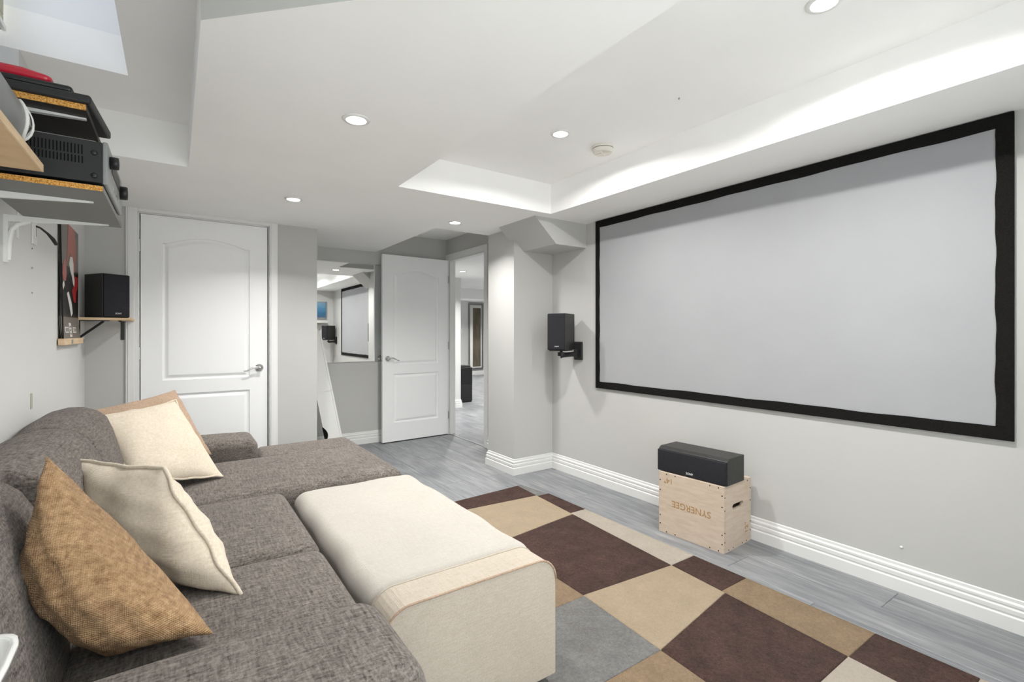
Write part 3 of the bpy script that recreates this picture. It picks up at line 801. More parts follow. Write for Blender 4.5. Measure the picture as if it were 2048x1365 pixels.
# ------------------------------------------------------------------ rug
RUG = thing('area_rug', 'patchwork rug of brown, beige, tan and grey rectangles on the floor', 'rug', (1.6, 1.6, 0))
def rug():
    h = .016
    A = lambda y: 2.004 + (y - .756) * .069     # slanting seam left of the edge strip
    Bx = lambda y: 1.48 + (y - 1.2) * .005
    ys_r = [-.05, .452, .753, 1.275, 1.560, 2.385, 2.770, 3.05]
    edge = 2.245
    def patch(poly, mat):
        m = MB(); n = 8
        # bilinear grid with soft rounded rim
        (p0, p1, p2, p3) = [Vector((x, y)) for x, y in poly]
        L1 = (p1 - p0).length; L2 = (p3 - p0).length
        def samp(L):
            e = min(.006, L * .1); return [0, e / L * .35, e / L] + [e / L + (1 - 2 * e / L) * k / n for k in range(1, n)] + [1 - e / L, 1 - e / L * .35, 1]
        us, vs = samp(L1), samp(L2); W = len(us)
        for b in vs:
            for a in us:
                p = (p0 * (1 - a) + p1 * a) * (1 - b) + (p3 * (1 - a) + p2 * a) * b
                de = min(a * L1, (1 - a) * L1, b * L2, (1 - b) * L2)
                k = min(1, de / .006); z = h * (.74 + .26 * math.sqrt(max(0, 1 - (1 - k) ** 2))) + (.0012 * math.sin(p.x * 31 + p.y * 17) if k >= 1 else 0)
                m.v.append((p.x, p.y, z))
        for j in range(len(vs) - 1):
            for i in range(W - 1): m.f.append([j * W + i, j * W + i + 1, (j + 1) * W + i + 1, (j + 1) * W + i])
        base = len(m.v); ring = [i for i in range(W)] + [j * W + W - 1 for j in range(1, len(vs))] + [(len(vs) - 1) * W + i for i in range(W - 2, -1, -1)] + [j * W for j in range(len(vs) - 2, 0, -1)]
        for r in ring: v = m.v[r]; m.v.append((v[0], v[1], .0008))
        for k in range(len(ring)):
            l = (k + 1) % len(ring); m.f.append([ring[l], ring[k], base + k, base + l])
        m.mi = [0] * len(m.f)
        m.build('rug_patch', mat, RUG, True)
    # edge strip by the wall
    seq = ['pile_ivory', 'pile_brown', 'pile_tan', 'pile_brown', 'pile_ivory', 'pile_brown', 'pile_grey']
    for k in range(7):
        y0, y1 = ys_r[k], ys_r[k + 1]
        patch([(A(y0), y0), (edge - .012 * (k == 6), y0), (edge - .05 * (k == 6), y1), (A(y1), y1)], seq[k])
    # middle column
    rows = [(-.05, .20, 'pile_grey'), (.20, .756, 'pile_ivory'), (.756, 1.256, 'pile_brown'), (1.256, 1.56, 'pile_beige'), (1.56, 2.365, 'pile_brown'), (2.365, 2.785, 'pile_beige'), (2.785, 3.045, 'pile_brown')]
    def rowline(y, x, kk=0): return y
    xb = {0: 1.40, 1: 1.42, 2: 1.455, 3: 1.475, 4: 1.50, 5: 1.50, 6: 1.50, 7: 1.50}
    lefty = {0: -.05, 1: .15, 2: .75, 3: 1.165, 4: 1.606, 5: 2.28, 6: 2.83, 7: 3.0}
    for k, (y0, y1, c) in enumerate(rows):
        patch([(xb[k], lefty[k]), (A(y0), y0), (A(y1), y1), (xb[k + 1], lefty[k + 1])], c)
    # left columns
    def xl(y):
        for k in range(7):
            if y <= lefty[k + 1]: f = max(0, (y - lefty[k]) / (lefty[k + 1] - lefty[k])); return xb[k] + (xb[k + 1] - xb[k]) * f
        return xb[7]
    rows2 = [(-.05, .45, 'pile_brown'), (.45, .90, 'pile_ivory'), (.90, 1.165, 'pile_tan'), (1.165, 1.60, 'pile_grey'), (1.60, 1.95, 'pile_tan'), (1.95, 2.5, 'pile_ivory'), (2.5, 3.0, 'pile_brown')]
    for y0, y1, c in rows2:
        patch([(.80, y0), (xl(y0), y0), (xl(y1), y1), (.80, y1)], c)
rug()

# ------------------------------------------------------------------ sofa
SOFA = thing('sectional_sofa', 'brown-grey tweed sectional sofa with chaise along the left wall', 'sofa', (0, 2.2, 0))
SY0, SY1 = .84, 3.56
def sofa():
    f = 'sofa_tweed'
    MB().rbox(XL + .03, .37, 1.10, 3.25, .05, .29, .02, seg=2, mid=2).build('base_frame', f, SOFA, True)
    MB().rbox(.30, 1.00, 2.52, 3.53, .05, .27, .02, seg=2, mid=2).build('chaise_base', f, SOFA, True)
    def arm_fn(x, y, z, u, v, w_): return (x, y, z + .012 * (1 - u * u) * max(0, w_))
    MB().rbox(XL + .02, .415, SY0, 1.19, .05, .555, .075, seg=5, mid=6, fn=arm_fn).build('armrest', f, SOFA, True)
    MB().rbox(XL + .02, .41, 3.235, SY1, .05, .555, .05, seg=5, mid=6, fn=arm_fn).build('armrest', f, SOFA, True)
    # seat cushions
    MB().rbox(-.22, .425, 1.195, 1.775, .27, .445, .045, .025, mid=10).build('seat_cushion', f, SOFA, True)
    MB().rbox(-.22, .425, 1.78, 2.49, .27, .445, .045, .025, mid=10).build('seat_cushion', f, SOFA, True)
    MB().rbox(-.22, 1.02, 2.495, 3.23, .25, .45, .05, .02, mid=12).build('chaise_cushion', f, SOFA, True)
    MB().rbox(.415, 1.02, 3.20, 3.55, .25, .452, .05, .0, mid=8).build('chaise_cushion', f, SOFA, True)
    # back cushions: one swept profile per cushion, creased where they meet
    prof = [(-.492, .30), (-.492, .60), (-.492, .77), (-.478, .805), (-.44, .832), (-.39, .845), (-.34, .843), (-.295, .825), (-.26, .792), (-.235, .745), (-.212, .68), (-.190, .60), (-.170, .52), (-.155, .44), (-.15, .36), (-.15, .30)]
    cen = Vector((-.36, .50))
    for y0, y1, e0, e1 in ((1.10, 1.699, .012, .012), (1.701, 2.369, .012, .012), (2.371, 3.04, .012, .13)):
        m = MB(); st = []
        for k in range(7): a = k / 6 * PI / 2; st.append((y0 + e0 * (1 - math.cos(a)), (1 - math.sin(a)) * (.034 if e0 < .05 else .3)))
        N = 12
        for k in range(1, N): st.append((y0 + e0 + (y1 - y0 - e0 - e1) * k / N, 0))
        for k in range(7): a = (1 - k / 6) * PI / 2; st.append((y1 - e1 * (1 - math.cos(a)), (1 - math.sin(a)) * (.034 if e1 < .05 else .30)))
        n = len(prof)
        for y, sh in st:
            v = 2 * (y - y0) / (y1 - y0) - 1
            for k, (px, pz) in enumerate(prof):
                d = Vector((px, pz)) - cen; L = d.length
                if y1 < 1.75 and k > 6: d = d + Vector((-.055, 0)); L = d.length
                puff = .014 * (1 - v * v) if 2 < k < n - 2 else 0
                q = cen + d * ((L - sh * (1 if sh < .05 else L) + puff) / L)
                m.v.append((max(q.x, -.494), y, max(.29, q.y)))
        for a in range(len(st) - 1):
            for k in range(n):
                l = (k + 1) % n; m.f.append([a * n + k, a * n + l, (a + 1) * n + l, (a + 1) * n + k])
        m.f.append(list(range(n))[::-1]); m.f.append([(len(st) - 1) * n + k for k in range(n)]); m.mi = [0] * len(m.f)
        o = m.build('back_cushion', f, SOFA, True)
        bm = bmesh.new(); bm.from_mesh(o.data); bmesh.ops.recalc_face_normals(bm, faces=bm.faces); bm.to_mesh(o.data); bm.free()
    MB().rbox(XL + .02, -.28, 3.0, 3.30, .05, .60, .04, seg=3, mid=3).build('back_frame', f, SOFA, True)
    # piping between cushions
    for x, y in ((-.42, .90), (.34, .90), (.74, 2.60), (.74, 3.46), (-.42, 3.46)):
        MB().lathe([(.018, 0), (.024, .055)], 12, (x, y, 0)).build('leg', 'black_plastic', SOFA, True)
sofa()

# ------------------------------------------------------------------ ottoman
OT = thing('ottoman', 'long cream linen ottoman bench pushed against the sofa', 'ottoman', (.75, 1.86, 0))
def ottoman():
    x0, x1, y0, y1, zt = .455, 1.045, 1.252, 2.47, .442
    r = .075; prof = [(x0, .05), (x1, .05)]
    for k in range(9): a = k / 8 * PI / 2; prof.append((x1 - r + r * math.cos(a), zt - r + r * math.sin(a)))
    for k in range(9): a = PI / 2 + k / 8 * PI / 2; prof.append((x0 + r + r * math.cos(a), zt - r + r * math.sin(a)))
    m = MB().prism(prof, -1.375, -y0, frame=lambda a, b, c: (a, -c, b))
    m.build('end_cover', 'cream_linen', OT, bevel=.004)
    MB().prism(prof[:2] + [(x1 - .004, zt - .09), (x0 + .004, zt - .09)], -y1, -1.375, frame=lambda a, b, c: (a, -c, b)).build('base', 'cream_linen', OT, bevel=.01)
    def soft(x, y, z, u, v, w_):
        return (x + .004 * math.sin(y * 19) * (abs(u) > .8), y, z + (.0022 * math.sin(x * 21 + y * 6) + .0018 * math.sin(y * 27)) * max(0, w_))
    MB().rbox(x0 - .005, x1 + .004, 1.372, y1 + .005, zt - .13, zt - .004, .055, .012, seg=5, mid=16, fn=soft).build('top_cushion', 'topper_cotton', OT, True)
    m = MB().tube([(a, y0 - .0005, b) for a, b in prof[2:]], .0032, 8); m.build('piping', 'taupe_cloth', OT, True)
    m = MB().tube([(a, 1.3745, b + .0005) for a, b in prof[2:]], .003, 8); m.build('piping', 'cream_linen', OT, True)
    for x in (x0 + .06, x1 - .06):
        for y in (y0 + .06, y1 - .06): MB().lathe([(.016, .0), (.022, .052)], 10, (x, y, .017 if x > .8 else 0)).build('leg', 'birch_shelf', OT, True)
ottoman()

# ------------------------------------------------------------------ pillows
def pillow(name, label, mat, corners, thick, group, seam=None, wrinkle=.004, seed=0, n=30, power=.5, bias=0.0):
    """corners TL,TR,BR,BL in world; puffed on both sides"""
    TL, TR, BR, BL = [Vector(c) for c in corners]; c0 = (TL + TR + BR + BL) / 4
    nn = (TR - TL).cross(BL - TL).normalized() * -1
    rg = random.Random(seed); ph = [rg.uniform(0, 6.28) for _ in range(8)]
    base = Vector((c0.x, c0.y, min(c.z for c in (TL, TR, BR, BL))))
    t = thing(name, label, 'pillow', tuple(base), group=group)
    m = MB()
    def edge_pt(a, b):
        # pull edge middles inwards so corners look like ears
        u, v = 2 * a - 1, 2 * b - 1
        k = .055
        uu = u * (1 - k * (1 - v * v) * abs(u) ** 3); vv = v * (1 - k * (1 - u * u) * abs(v) ** 3)
        a2, b2 = (uu + 1) / 2, (vv + 1) / 2
        return (TL * (1 - a2) + TR * a2) * (1 - b2) + (BL * (1 - a2) + BR * a2) * b2
    for side in (1, -1):
        for j in range(n + 1):
            for i in range(n + 1):
                a, b = i / n, j / n; u, v = 2 * a - 1, 2 * b - 1
                # cluster towards edges
                a = .5 + .5 * math.sin(u * PI / 2); b = .5 + .5 * math.sin(v * PI / 2); u, v = 2 * a - 1, 2 * b - 1
                h = (max(0, 1 - u * u) * max(0, 1 - v * v)) ** power
                wr = wrinkle * (math.sin(u * 9 + v * 4 + ph[0]) + .7 * math.sin(v * 13 - u * 5 + ph[1]) + .5 * math.sin((u + v) * 17 + ph[2])) * h ** .5
                d = side * (thick / 2 * h * (1 + bias * side) + wr)
                m.v.append(tuple(edge_pt(a, b) + nn * d))
    W = n + 1; off = W * W
    for j in range(n):
        for i in range(n):
            q = [j * W + i, (j + 1) * W + i, (j + 1) * W + i + 1, j * W + i + 1]
            m.f.append(q); m.f.append([off + k for k in q[::-1]])
    m.mi = [0] * len(m.f)
    o = m.build('cushion_cover', mat, t, True)
    bm = bmesh.new(); bm.from_mesh(o.data); bmesh.ops.remove_doubles(bm, verts=bm.verts, dist=.0004); bmesh.ops.recalc_face_normals(bm, faces=bm.faces); bm.to_mesh(o.data); bm.free()
    if seam:
        pts = []
        for k in range(4 * 28):
            s = k / 28; q = int(s) % 4; f = s - int(s)
            a, b = ((f, 0), (1, f), (1 - f, 1), (0, 1 - f))[q]
            p = edge_pt(a, b); out = (p - c0).normalized()
            p = p + out * .004 + nn * (.004 * math.sin(s * 11 + ph[3]) + .003 * math.sin(s * 23 + ph[4])); pts.append(tuple(p))
        MB().tube(pts, seam, 7, closed=True).build('flange', mat, o, True)
    return t
pillow('throw_pillow', 'brown burlap pillow in the near corner of the sofa', 'burlap',
       [(-.25, 1.572, .895), (.075, 1.325, .485), (-.12, 1.38, .475), (-.27, 1.50, .62)], .27, 'pillows on the sofa', wrinkle=.006, seed=1, power=.5)
pillow('throw_pillow', 'cream muslin pillow with wavy rolled seam propped behind the burlap pillow', 'cream_muslin',
       [(-.285, 2.10, .785), (-.03, 1.74, .79), (.15, 1.52, .465), (-.10, 1.87, .465)], .19, 'pillows on the sofa', seam=.006, wrinkle=.005, seed=2)
pillow('throw_pillow', 'plain cream muslin pillow lying back at the far end of the sofa', 'cream_muslin',
       [(-.31, 2.90, .80), (.0, 3.22, .815), (.19, 2.80, .475), (-.14, 2.60, .545)], .15, 'pillows on the sofa', seam=.005, wrinkle=.002, seed=3)
pillow('throw_pillow', 'taupe pillow peeking out behind the far cream pillow', 'taupe_cloth',
       [(-.33, 3.02, .82), (.0, 3.40, .86), (.17, 3.22, .50), (-.18, 2.92, .52)], .13, 'pillows on the sofa', wrinkle=.004, seed=4)

# ------------------------------------------------------------------ left wall shelf with AV receiver
def shelf_lower():
    z0, z1, xf, xb, y0, y1 = 1.608, 1.624, -.176, XL + .05, 1.888, 2.50
    t = thing('wall_shelf', 'dark grey shelf with raw chipboard end holding the black receiver', 'shelf', (-.35, 2.2, z0))
    MB().box(xb, xf, y0 + .001, y1, z0, z1).build('board', 'grey_metalpaint', t)
    MB().box(xb, xf - .001, y0, y0 + .0012, z0 + .0005, z1 - .0005).build('raw_edge', 'chipboard', t)
    def bracket(y, zt, L, D, par):
        m = MB(); m.box(XL, XL + .012, y - .011, y + .011, zt - D, zt)
        n = len(m.v); m.v += [(XL + .008, y - .009, zt - .024), (XL + .008, y + .009, zt - .024), (XL + .008, y + .009, zt - .0005), (XL + .008, y - .009, zt - .0005),
                 (XL + L, y - .004, zt - .005), (XL + L, y + .004, zt - .005), (XL + L, y + .004, zt - .0005), (XL + L, y - .004, zt - .0005)]
        for q in ((0, 1, 2, 3), (4, 7, 6, 5), (0, 4, 5, 1), (1, 5, 6, 2), (2, 6, 7, 3), (3, 7, 4, 0)): m.f.append([n + i for i in q]); m.mi.append(0)
        pts = [(XL + .010, y, zt - D * .95), (XL + .013, y, zt - D * .55), (XL + .020, y, zt - D * .3), (XL + .034, y, zt - .032), (XL + .065, y, zt - .016)]
        m.tube(pts, .008, 8)
        m.build('bracket', 'white_plastic', par)
    bracket(2.05, z0, .285, .17, t); bracket(2.45, z0, .288, .17, t)
    # receiver
    r = thing('av_receiver', 'black audio receiver with two round front knobs on the lower wall shelf', 'receiver', (-.30, 2.13, z1))
    rz0, rz1, rx0, rx1, ry0, ry1 = z1 + .011, z1 + .134, -.44, -.166, 1.90, 2.36
    MB().box(rx0, rx1 - .013, ry0, ry1, rz0, rz1).build('chassis', 'black_satin', r, bevel=.003)
    fp = MB().box(rx1 - .013, rx1, ry0 - .003, ry1 + .003, rz0 - .004, rz1 + .002).build('front_panel', 'grey_plastic', r, bevel=.004)
    MB().box(rx1, rx1 + .002, ry0 + .10, ry1 - .10, rz0 + .06, rz1 - .02).build('display', 'black_plastic', fp)
    for y, z, rad in ((ry0 + .05, rz0 + .078, .019), (ry1 - .07, rz0 + .066, .024)):
        MB().lathe([(rad, 0), (rad, .018), (rad * .93, .022), (rad * .5, .023)], 24, (rx1, y, z), 'X').build('knob', 'black_plastic', fp, True)
    for k in range(4): MB().box(rx1, rx1 + .003, 2.00 + k * .06, 2.035 + k * .06, rz0 + .012, rz0 + .022).build('button', 'chrome', fp)
    m = MB()
    for k in range(26): m.box(rx0 + .018 + k * .0078, rx0 + .0212 + k * .0078, ry0 - .0006, ry0 + .001, rz0 + .078, rz0 + .106)
    for k in range(22): m.box(rx0 + .05 + k * .0078, rx0 + .0532 + k * .0078, ry0 - .0006, ry0 + .001, rz0 + .052, rz0 + .073)
    o = m.build('vent_slots', 'slot_black', r); o['kind'] = 'stuff'
    for dx, dz in ((.032, .088), (.032, .020), (.23, .020)):
        MB().lathe([(.0078, 0), (.0078, .003), (.0045, .005)], 14, (rx1 - dx, ry0, rz0 + dz), 'Y', sign=-1).build('side_screw', 'black_plastic', r, True)
    for x in (rx0 + .04, rx1 - .05):
        for y in (ry0 + .05, ry1 - .05): MB().lathe([(.020, 0), (.018, .0115)], 14, (x, y, z1)).build('foot', 'black_plastic', r, True)
    # upper shelf
    uz0, uz1, ux, uy0, uy1 = 1.838, 1.856, -.2135, 1.884, 2.225
    u = thing('upper_shelf', 'dark brown upper shelf with raw chipboard end above the receiver', 'shelf', (-.35, 2.05, uz0))
    MB().box(xb, ux, uy0 + .001, uy1, uz0, uz1).build('board', 'dark_laminate', u)
    MB().box(xb, ux - .001, uy0, uy0 + .0012, uz0 + .0005, uz1 - .0005).build('raw_edge', 'chipboard', u)
    for y in (1.955, 2.17):
        m = MB()
        m.v = [(XL, y - .012, uz0 - .016), (XL, y + .012, uz0 - .016), (XL, y + .012, uz0 - .0005), (XL, y - .012, uz0 - .0005), (ux - .008, y - .007, uz0 - .005), (ux - .008, y + .007, uz0 - .005), (ux - .008, y + .007, uz0 - .0005), (ux - .008, y - .007, uz0 - .0005)]
        m.f = [(0, 1, 2, 3), (4, 7, 6, 5), (0, 4, 5, 1), (1, 5, 6, 2), (2, 6, 7, 3), (3, 7, 4, 0)]; m.mi = [0] * 6
        m.build('bracket', 'white_plastic', u)
    d = thing('media_player', 'flat black media player lying on the upper shelf', 'media player', (-.33, 2.03, uz1))
    MB().prism([(-.445, 1.875), (-.203, 1.875), (-.182, 2.18), (-.445, 2.18)], uz1 + .0005, uz1 + .027).build('casing', 'black_satin', d, bevel=.007, seg=3)
    MB().prism([(-.44, 1.885), (-.245, 1.885), (-.235, 2.15), (-.44, 2.15)], uz1 + .027, uz1 + .047).build('lid', 'black_plastic', d, bevel=.009, seg=3)
    rd = MB().rbox(-.41, -.292, 1.90, 1.965, uz1 + .0475, uz1 + .080, .015, seg=4, mid=4, fn=lambda x, y, z, a, b, c: (x, y, z - .011 * max(0, a) * max(0, c))).build('game_controller', 'red_plastic', None, True)
    tag(rd, 'glossy red controller lying on top of the black media player', 'controller')
shelf_lower()
def shelf_ply():
    zt, zb, xf, y1 = 1.645, 1.625, -.295, 1.82
    t = thing('plywood_shelf', 'birch plywood wall shelf closest to the camera', 'shelf', (-.40, 1.4, zb))
    MB().box(XL, xf - .004, 1.0, y1, zb, zt).build('board', 'birch_shelf', t, bevel=.0015)
    MB().box(xf - .004, xf, 1.0, y1, zb, zt).build('front_edge', 'pine_strip', t)
    for y in (1.12, 1.36): MB().box(XL, XL + .008, y - .01, y + .01, zb - .1, zb).box(XL, -.34, y - .01, y + .01, zb - .006, zb - .0005).build('bracket', 'white_plastic', t)
    c = thing('grey_canister', 'grey rounded canister with a chrome side plate lying on the plywood shelf', 'canister', (-.39, 1.5, zt))
    cx, r, ye = -.392, .082, 1.775; cz = zt + r + .001
    MB().lathe([(r * .6, -.50), (r, -.47), (r, -.012), (r * .97, -.004), (r * .85, 0), (.01, .001)], 40, (cx, ye, cz), 'Y').build('body', 'grey_plastic', c, True)
    m = MB(); n = 20; P = []
    yc, zc2, ry, rz_ = ye - .034, cz + .004, .026, .046
    ang = [2 * PI * k / n for k in range(n)]
    def surf(y, z, lift): return (cx + math.sqrt(max(1e-6, r * r - (z - cz) ** 2)) + lift, y, z)
    m.v = [surf(yc + ry * math.cos(a), zc2 + rz_ * math.sin(a), .003) for a in ang] + [surf(yc + ry * math.cos(a), zc2 + rz_ * math.sin(a), -.004) for a in ang] + [surf(yc + ry * .4 * math.cos(a), zc2 + rz_ * .4 * math.sin(a), .005) for a in ang]
    for k in range(n):
        l = (k + 1) % n; m.f += [[k, n + k, n + l, l], [k, l, 2 * n + l, 2 * n + k]]
    m.f.append([2 * n + k for k in range(n)]); m.mi = [0] * len(m.f)
    sp_ = m.build('side_plate', 'chrome', c, True)
    MB().tube([surf(yc + ry * 1.08 * math.cos(a), zc2 + rz_ * 1.05 * math.sin(a), .002) for a in ang], .0045, 8, closed=True).build('plate_rim', 'white_plastic', sp_, True)
shelf_ply()
# window in the light well
def window():
    t = struct(bpy.data.objects.new('window_1', None), 'high basement window in the light well'); COL.objects.link(t); t.location = (-.56, 2.2, 2.34)
    x0, x1, y0, y1, z0, z1 = -.60, -.535, 1.82, 2.618, 2.335, 2.98; b = .055
    MB().box(x0, x1, y0, y1, z0, z0 + b).box(x0, x1, y0, y1, z1 - b, z1).box(x0, x1, y0, y0 + b, z0 + b, z1 - b).box(x0, x1, y1 - b, y1, z0 + b, z1 - b).build('window_frame', 'beige_frame', t, bevel=.003)
    MB().box(x0 + .015, x0 + .022, y0 + b, y1 - b, z0 + b, z1 - b).build('pane', 'tinted_glass', t)
    MB().box(x1, x1 + .012, y1 - .13, y1 - .02, z0 - .012, z0 + .010).build('sash_latch', 'chrome', t, bevel=.003)
window()
def fill_opening():  # unseen glazing, added so sky light brightens ceiling and walls
    t = struct(bpy.data.objects.new('fill_glazing', None), 'added unseen glazing behind the camera for fill daylight'); COL.objects.link(t); t.location = (.75, YR - .06, PZ0)
    n = 3; wd_ = (PX1 - PX0) / n; b = .045
    for k in range(n):
        a, c = PX0 + k * wd_, PX0 + (k + 1) * wd_
        MB().box(a, c, YR - .08, YR - .03, PZ0, PZ0 + b).box(a, c, YR - .08, YR - .03, PZ1 - b, PZ1).box(a, a + b, YR - .08, YR - .03, PZ0 + b, PZ1 - b).box(c - b, c, YR - .08, YR - .03, PZ0 + b, PZ1 - b).build('window_frame', 'trim_white', t)
        MB().box(a + b, c - b, YR - .058, YR - .052, PZ0 + b, PZ1 - b).build('pane', 'clear_glass', t)
fill_opening()

# ------------------------------------------------------------------ poster, outlet, wall marks
def poster():
    y0, y1, z0, z1 = 3.41, 4.02, 1.145, 1.80
    t = thing('poster', 'dark hanging poster with red and white brushwork on the left wall', 'poster', (XL, 3.77, z0))
    def bow(z): return .006 + .012 * max(0, (1.30 - z) / .155) ** 2
    m = MB(); n = 30; ny = 8
    for k in range(n + 1):
        z = z0 + (z1 - z0) * k / n
        for j in range(ny + 1):
            m.v.append((XL + bow(z), y0 + (y1 - y0) * j / ny, z))
    for k in range(n):
        for j in range(ny): m.f.append([k * (ny + 1) + j, k * (ny + 1) + j + 1, (k + 1) * (ny + 1) + j + 1, (k + 1) * (ny + 1) + j])
    m.mi = [0 if (i // ny) / n > .60 or (i // ny) / n < .19 else 1 for i in range(len(m.f))]
    o = m.build('sheet', ['poster_taupe', 'poster_dark'], t)
    s = o.modifiers.new('solid', 'SOLIDIFY'); s.thickness = .0012; s.offset = -1
    def shape(name, mat, pts, lift):
        P = [(y0 + (y1 - y0) * a, z0 + (z1 - z0) * b) for a, b in pts]
        mm = MB(); N = len(P)
        mm.v = [(XL + bow(z) + lift, y, z) for y, z in P] + [(XL + bow(z) + lift - .0006, y, z) for y, z in P]
        f = list(range(N)); mm.f = [f, [N + i for i in f[::-1]]] + [[i, N + i, N + (i + 1) % N, (i + 1) % N] for i in range(N)]; mm.mi = [0] * len(mm.f)
        oo = mm.build(name, mat, t); bm = bmesh.new(); bm.from_mesh(oo.data); bmesh.ops.recalc_face_normals(bm, faces=bm.faces); bm.to_mesh(oo.data); bm.free()
    L = .001
    shape('border_strip', 'slot_black', [(0, 0), (.07, 0), (.07, 1), (0, 1)], L)
    shape('brush_shape', 'poster_salmon', [(.30, .62), (.36, .72), (.40, .90), (.42, 1), (.75, 1), (.85, .84), (.82, .72), (.80, .62), (.66, .60), (.64, .72), (.52, .76), (.42, .70)], L)
    shape('brush_shape', 'poster_white', [(.46, .66), (.52, .73), (.64, .74), (.70, .68), (.70, .60), (.76, .54), (.74, .48), (.68, .50), (.62, .56), (.54, .60)], L * 1.6)
    shape('brush_shape', 'poster_red', [(.72, .58), (.95, .585), (.97, .50), (.86, .44), (.84, .34), (.72, .345), (.66, .40), (.62, .44), (.74, .50)], L)
    shape('brush_shape', 'poster_salmon', [(.18, .64), (.26, .69), (.33, .66), (.34, .56), (.30, .50), (.20, .50), (.14, .55)], L)
    shape('brush_shape', 'poster_white', [(.36, .40), (.44, .42), (.60, .33), (.66, .24), (.58, .21), (.48, .30)], L)
    shape('brush_shape', 'poster_white', [(.14, .46), (.22, .50), (.24, .46), (.18, .42)], L)
    # crossed lettering block at the foot
    shape('title_block', 'poster_white', [(.42, .03), (.53, .03), (.53, .15), (.42, .15)], L)
    for a in (.22, .62):
        shape('title_block', 'poster_white', [(a, .065), (a + .17, .065), (a + .17, .115), (a, .115)], L)
    for k in range(3): shape('title_letter', 'poster_taupe', [(.445, .05 + k * .03), (.505, .05 + k * .03), (.505, .066 + k * .03), (.445, .066 + k * .03)], L * 2)
    for a in (.25, .32, .65, .72): shape('title_letter', 'poster_taupe', [(a, .075), (a + .04, .075), (a + .04, .105), (a, .105)], L * 2)
    MB().box(XL + .006, XL + .032, y0 - .03, y1 + .02, z0 - .022, z0 + .012).build('hanger_bar', 'pine_strip', t, bevel=.002)
    for y in (y0 + .17, y1 - .03): MB().box(XL + .030, XL + .0335, y, y + .05, z0 - .018, z0 + .004).build('magnet', 'steel', t)
poster()
t = thing('outlet_plate', 'white wall outlet plate below the receiver shelf', 'outlet', (XL, 2.93, 1.57))
MB().box(XL, XL + .006, 2.85, 2.925, 1.565, 1.69).build('plate', 'white_plastic', t, bevel=.003)
MB().box(XL + .006, XL + .009, 2.87, 2.905, 1.59, 1.665).build('insert', 'white_plastic', t, bevel=.002)
MB().box(XL + .009, XL + .0095, 2.884, 2.888, 1.60, 1.65).build('slot', 'slot_black', t)
c = MB().tube([(XL + .008, 2.88, 1.645), (XL + .02, 2.90, 1.642), (XL + .038, 2.93, 1.625), (XL + .052, 2.955, 1.605), (XL + .06, 2.975, 1.585)], [.004, .004, .005, .008, .007], 8).build('cable', 'black_plastic', None, True)
tag(c, 'short black cable dangling from the wall outlet', 'cable')
m = MB().box(XL, XL + .004, 2.61, 2.632, 1.55, 1.69); o = m.build('shelf_rail', 'white_plastic'); tag(o, 'thin white slotted rail on the left wall under the shelf', 'rail')
for nm, y, z in (('upper', 2.86, 1.545), ('middle', 2.86, 1.463), ('lower', 2.86, 1.357)):
    o = MB().lathe([(.004, 0), (.003, .003), (.001, .004)], 8, (XL, y, z), 'X').build('wall_screw', 'steel', None, True); tag(o, nm + ' of three small screws in the left wall beneath the outlet', 'screw', 'screws in the left wall')
o = MB().box(XL, XL + .0015, 2.83, 2.865, .865, .93).build('plaster_patch', 'beige_frame'); tag(o, 'small beige plaster patch on the left wall above the sofa', 'patch')
o = MB().lathe([(.007, 0), (.005, .004), (.001, .006)], 8, (XR, .819, .201), 'X', sign=-1).build('wall_anchor', 'white_plastic', None, True); tag(o, 'small white wall anchor low on the screen wall', 'wall anchor')

# ------------------------------------------------------------------ corner speaker shelf
def corner_shelf():
    z1 = 1.285; z0 = z1 - .016
    t = thing('corner_shelf', 'pale wooden corner shelf on black brackets beside the closed door', 'shelf', (-.37, 4.15, z0))
    MB().box(XL, -.232, 4.03, 4.305, z0, z1).build('board', 'pine_strip', t, bevel=.002)
    y = 4.10
    MB().box(XL, XL + .005, y - .01, y + .01, z0 - .15, z0 - .0005).box(XL, XL + .15, y - .01, y + .01, z0 - .006, z0 - .0005).tube([(XL + .003, y, z0 - .11), (XL + .12, y, z0 - .006)], .008, 6).build('bracket', 'black_plastic', t)
    x = -.30
    MB().box(x - .010, x + .010, YC - .006, YC, z0 - .13, z0 - .0005).box(x - .010, x + .010, YC - .2, YC, z0 - .006, z0 - .0005).build('bracket', 'black_plastic', t, bevel=.003)
    bookshelf('bookshelf_speaker', 'black bookshelf speaker on the corner shelf beside the closed door', .155, .19, .285, (-.318, 4.078, z1), math.radians(33), 'surround speakers')
corner_shelf()

# ------------------------------------------------------------------ picture on rear wall, bin, hall objects
t = thing('seascape_picture', 'blue seascape picture on the rear wall, seen in the mirror', 'picture', (2.35, YR, 1.45))
MB().box(2.11, 2.59, YR, YR + .025, 1.49, 1.83).build('canvas', 'seascape_print', t)
MB().box(2.10, 2.60, YR, YR + .03, 1.48, 1.49).box(2.10, 2.60, YR, YR + .03, 1.83, 1.84).box(2.10, 2.11, YR, YR + .03, 1.49, 1.83).box(2.59, 2.60, YR, YR + .03, 1.49, 1.83).build('frame', 'steel', t)
o = MB().box(2.0, 2.60, YR, YR + .12, 1.40, 1.422).build('picture_ledge', 'white_board', None, bevel=.002); tag(o, 'white ledge under the seascape picture, seen in the mirror', 'ledge')

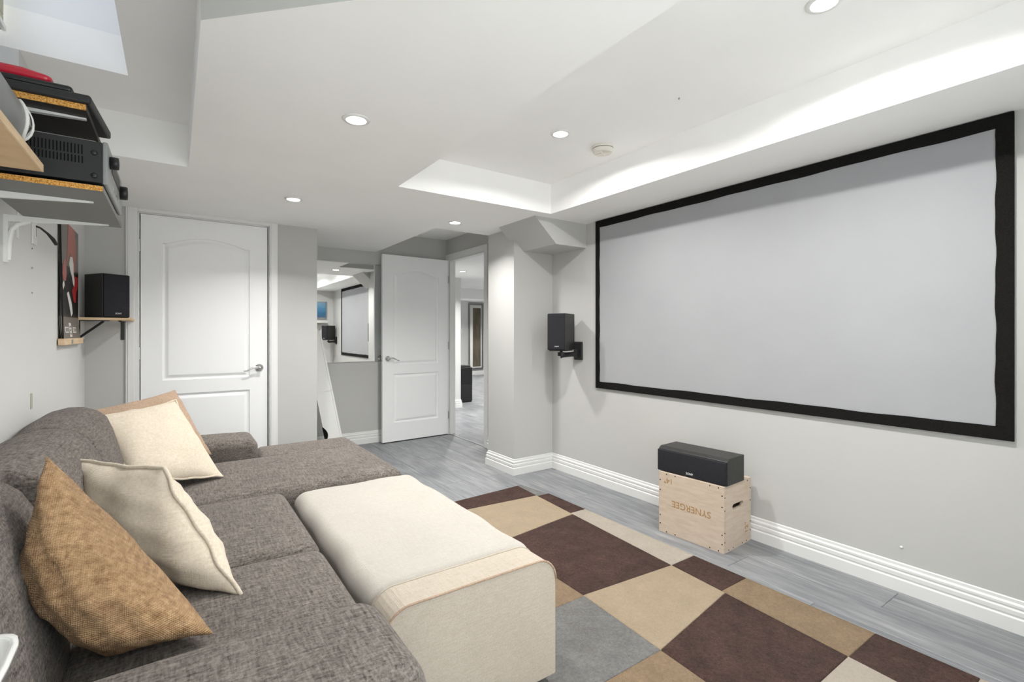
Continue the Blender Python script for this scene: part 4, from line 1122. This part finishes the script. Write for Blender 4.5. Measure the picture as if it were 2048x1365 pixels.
def tower():
    x, y = 4.09, 7.42
    t = thing('tower_heater', 'black upright tower air purifier standing beyond the doorway', 'air purifier', (x, y, 0))
    MB().rbox(x - .13, x + .13, y - .13, y + .13, .02, .31, .012, seg=3, mid=2).build('lower_body', 'black_satin', t, True)
    MB().rbox(x - .13, x + .13, y - .13, y + .13, .30, .60, .012, seg=3, mid=2).build('upper_body', 'black_plastic', t, True)
    MB().rbox(x - .11, x + .11, y - .11, y + .11, .595, .63, .015, seg=3, mid=2).build('top_vent', 'black_satin', t, True)
    MB().box(x - .12, x + .12, y - .12, y + .12, 0, .025).build('foot', 'black_plastic', t)
tower()
def hall_mirror():
    x0, x1, z0, z1 = 6.80, 7.28, .16, 2.03; y = 12.0; b = .045
    t = thing('framed_mirror', 'tall silver framed mirror leaning on the far wall beyond the doorway', 'mirror', (7.0, y, z0))
    MB().box(x0, x1, y - .04, y - .001, z0, z0 + b).box(x0, x1, y - .04, y - .001, z1 - b, z1).box(x0, x0 + b, y - .04, y - .001, z0 + b, z1 - b).box(x1 - b, x1, y - .04, y - .001, z0 + b, z1 - b).build('frame', 'steel', t)
    MB().box(x0 + b, x1 - b, y - .02, y - .002, z0 + b, z1 - b).build('mat_border', 'white_board', t)
    MB().box(x0 + b + .10, x1 - b - .03, y - .023, y - .019, z0 + b + .03, z1 - b - .08).build('glass', 'brown_reflection', t)
hall_mirror()
t = thing('light_switch', 'white light switch plate on the wall beyond the doorway', 'light switch', (5.75, 10.5, 1.2))
MB().box(5.70, 5.79, 10.494, 10.5, 1.18, 1.31).build('plate', 'white_plastic', t, bevel=.002)
MB().box(5.73, 5.76, 10.490, 10.494, 1.21, 1.28).build('rocker', 'white_plastic', t)
# bin on a stool-height stack near the sofa end
def near_bin():
    x, y = -.305, 1.0; z0, z1, a0, a1 = .572, .705, .085, .10
    b = thing('plastic_bin', 'white plastic bin standing on the sofa arm at the lower left', 'bin', (x, y, z0))
    n = 24
    def ring(a, z): return [(x + a * math.copysign(abs(math.cos(2 * PI * k / n)) ** .4, math.cos(2 * PI * k / n)), y + a * math.copysign(abs(math.sin(2 * PI * k / n)) ** .4, math.sin(2 * PI * k / n)), z) for k in range(n)]
    m = MB()
    for a, z in ((a0, z0), (a1, z1), (a1 + .006, z1), (a1 + .006, z1 - .012)): m.v += ring(a, z)
    for a, z in ((a1 - .004, z1 - .002), (a0 - .004, z0 + .004)): m.v += ring(a, z)
    def band(i, j):
        for k in range(n): m.f.append([i * n + k, i * n + (k + 1) % n, j * n + (k + 1) % n, j * n + k])
    band(0, 1); band(1, 3); band(3, 2); band(2, 4); band(4, 5); m.f.append(list(range(n))[::-1]); m.f.append([5 * n + k for k in range(n)])
    m.mi = [0] * len(m.f); m.build('tub', 'white_plastic', b, True)

near_bin()
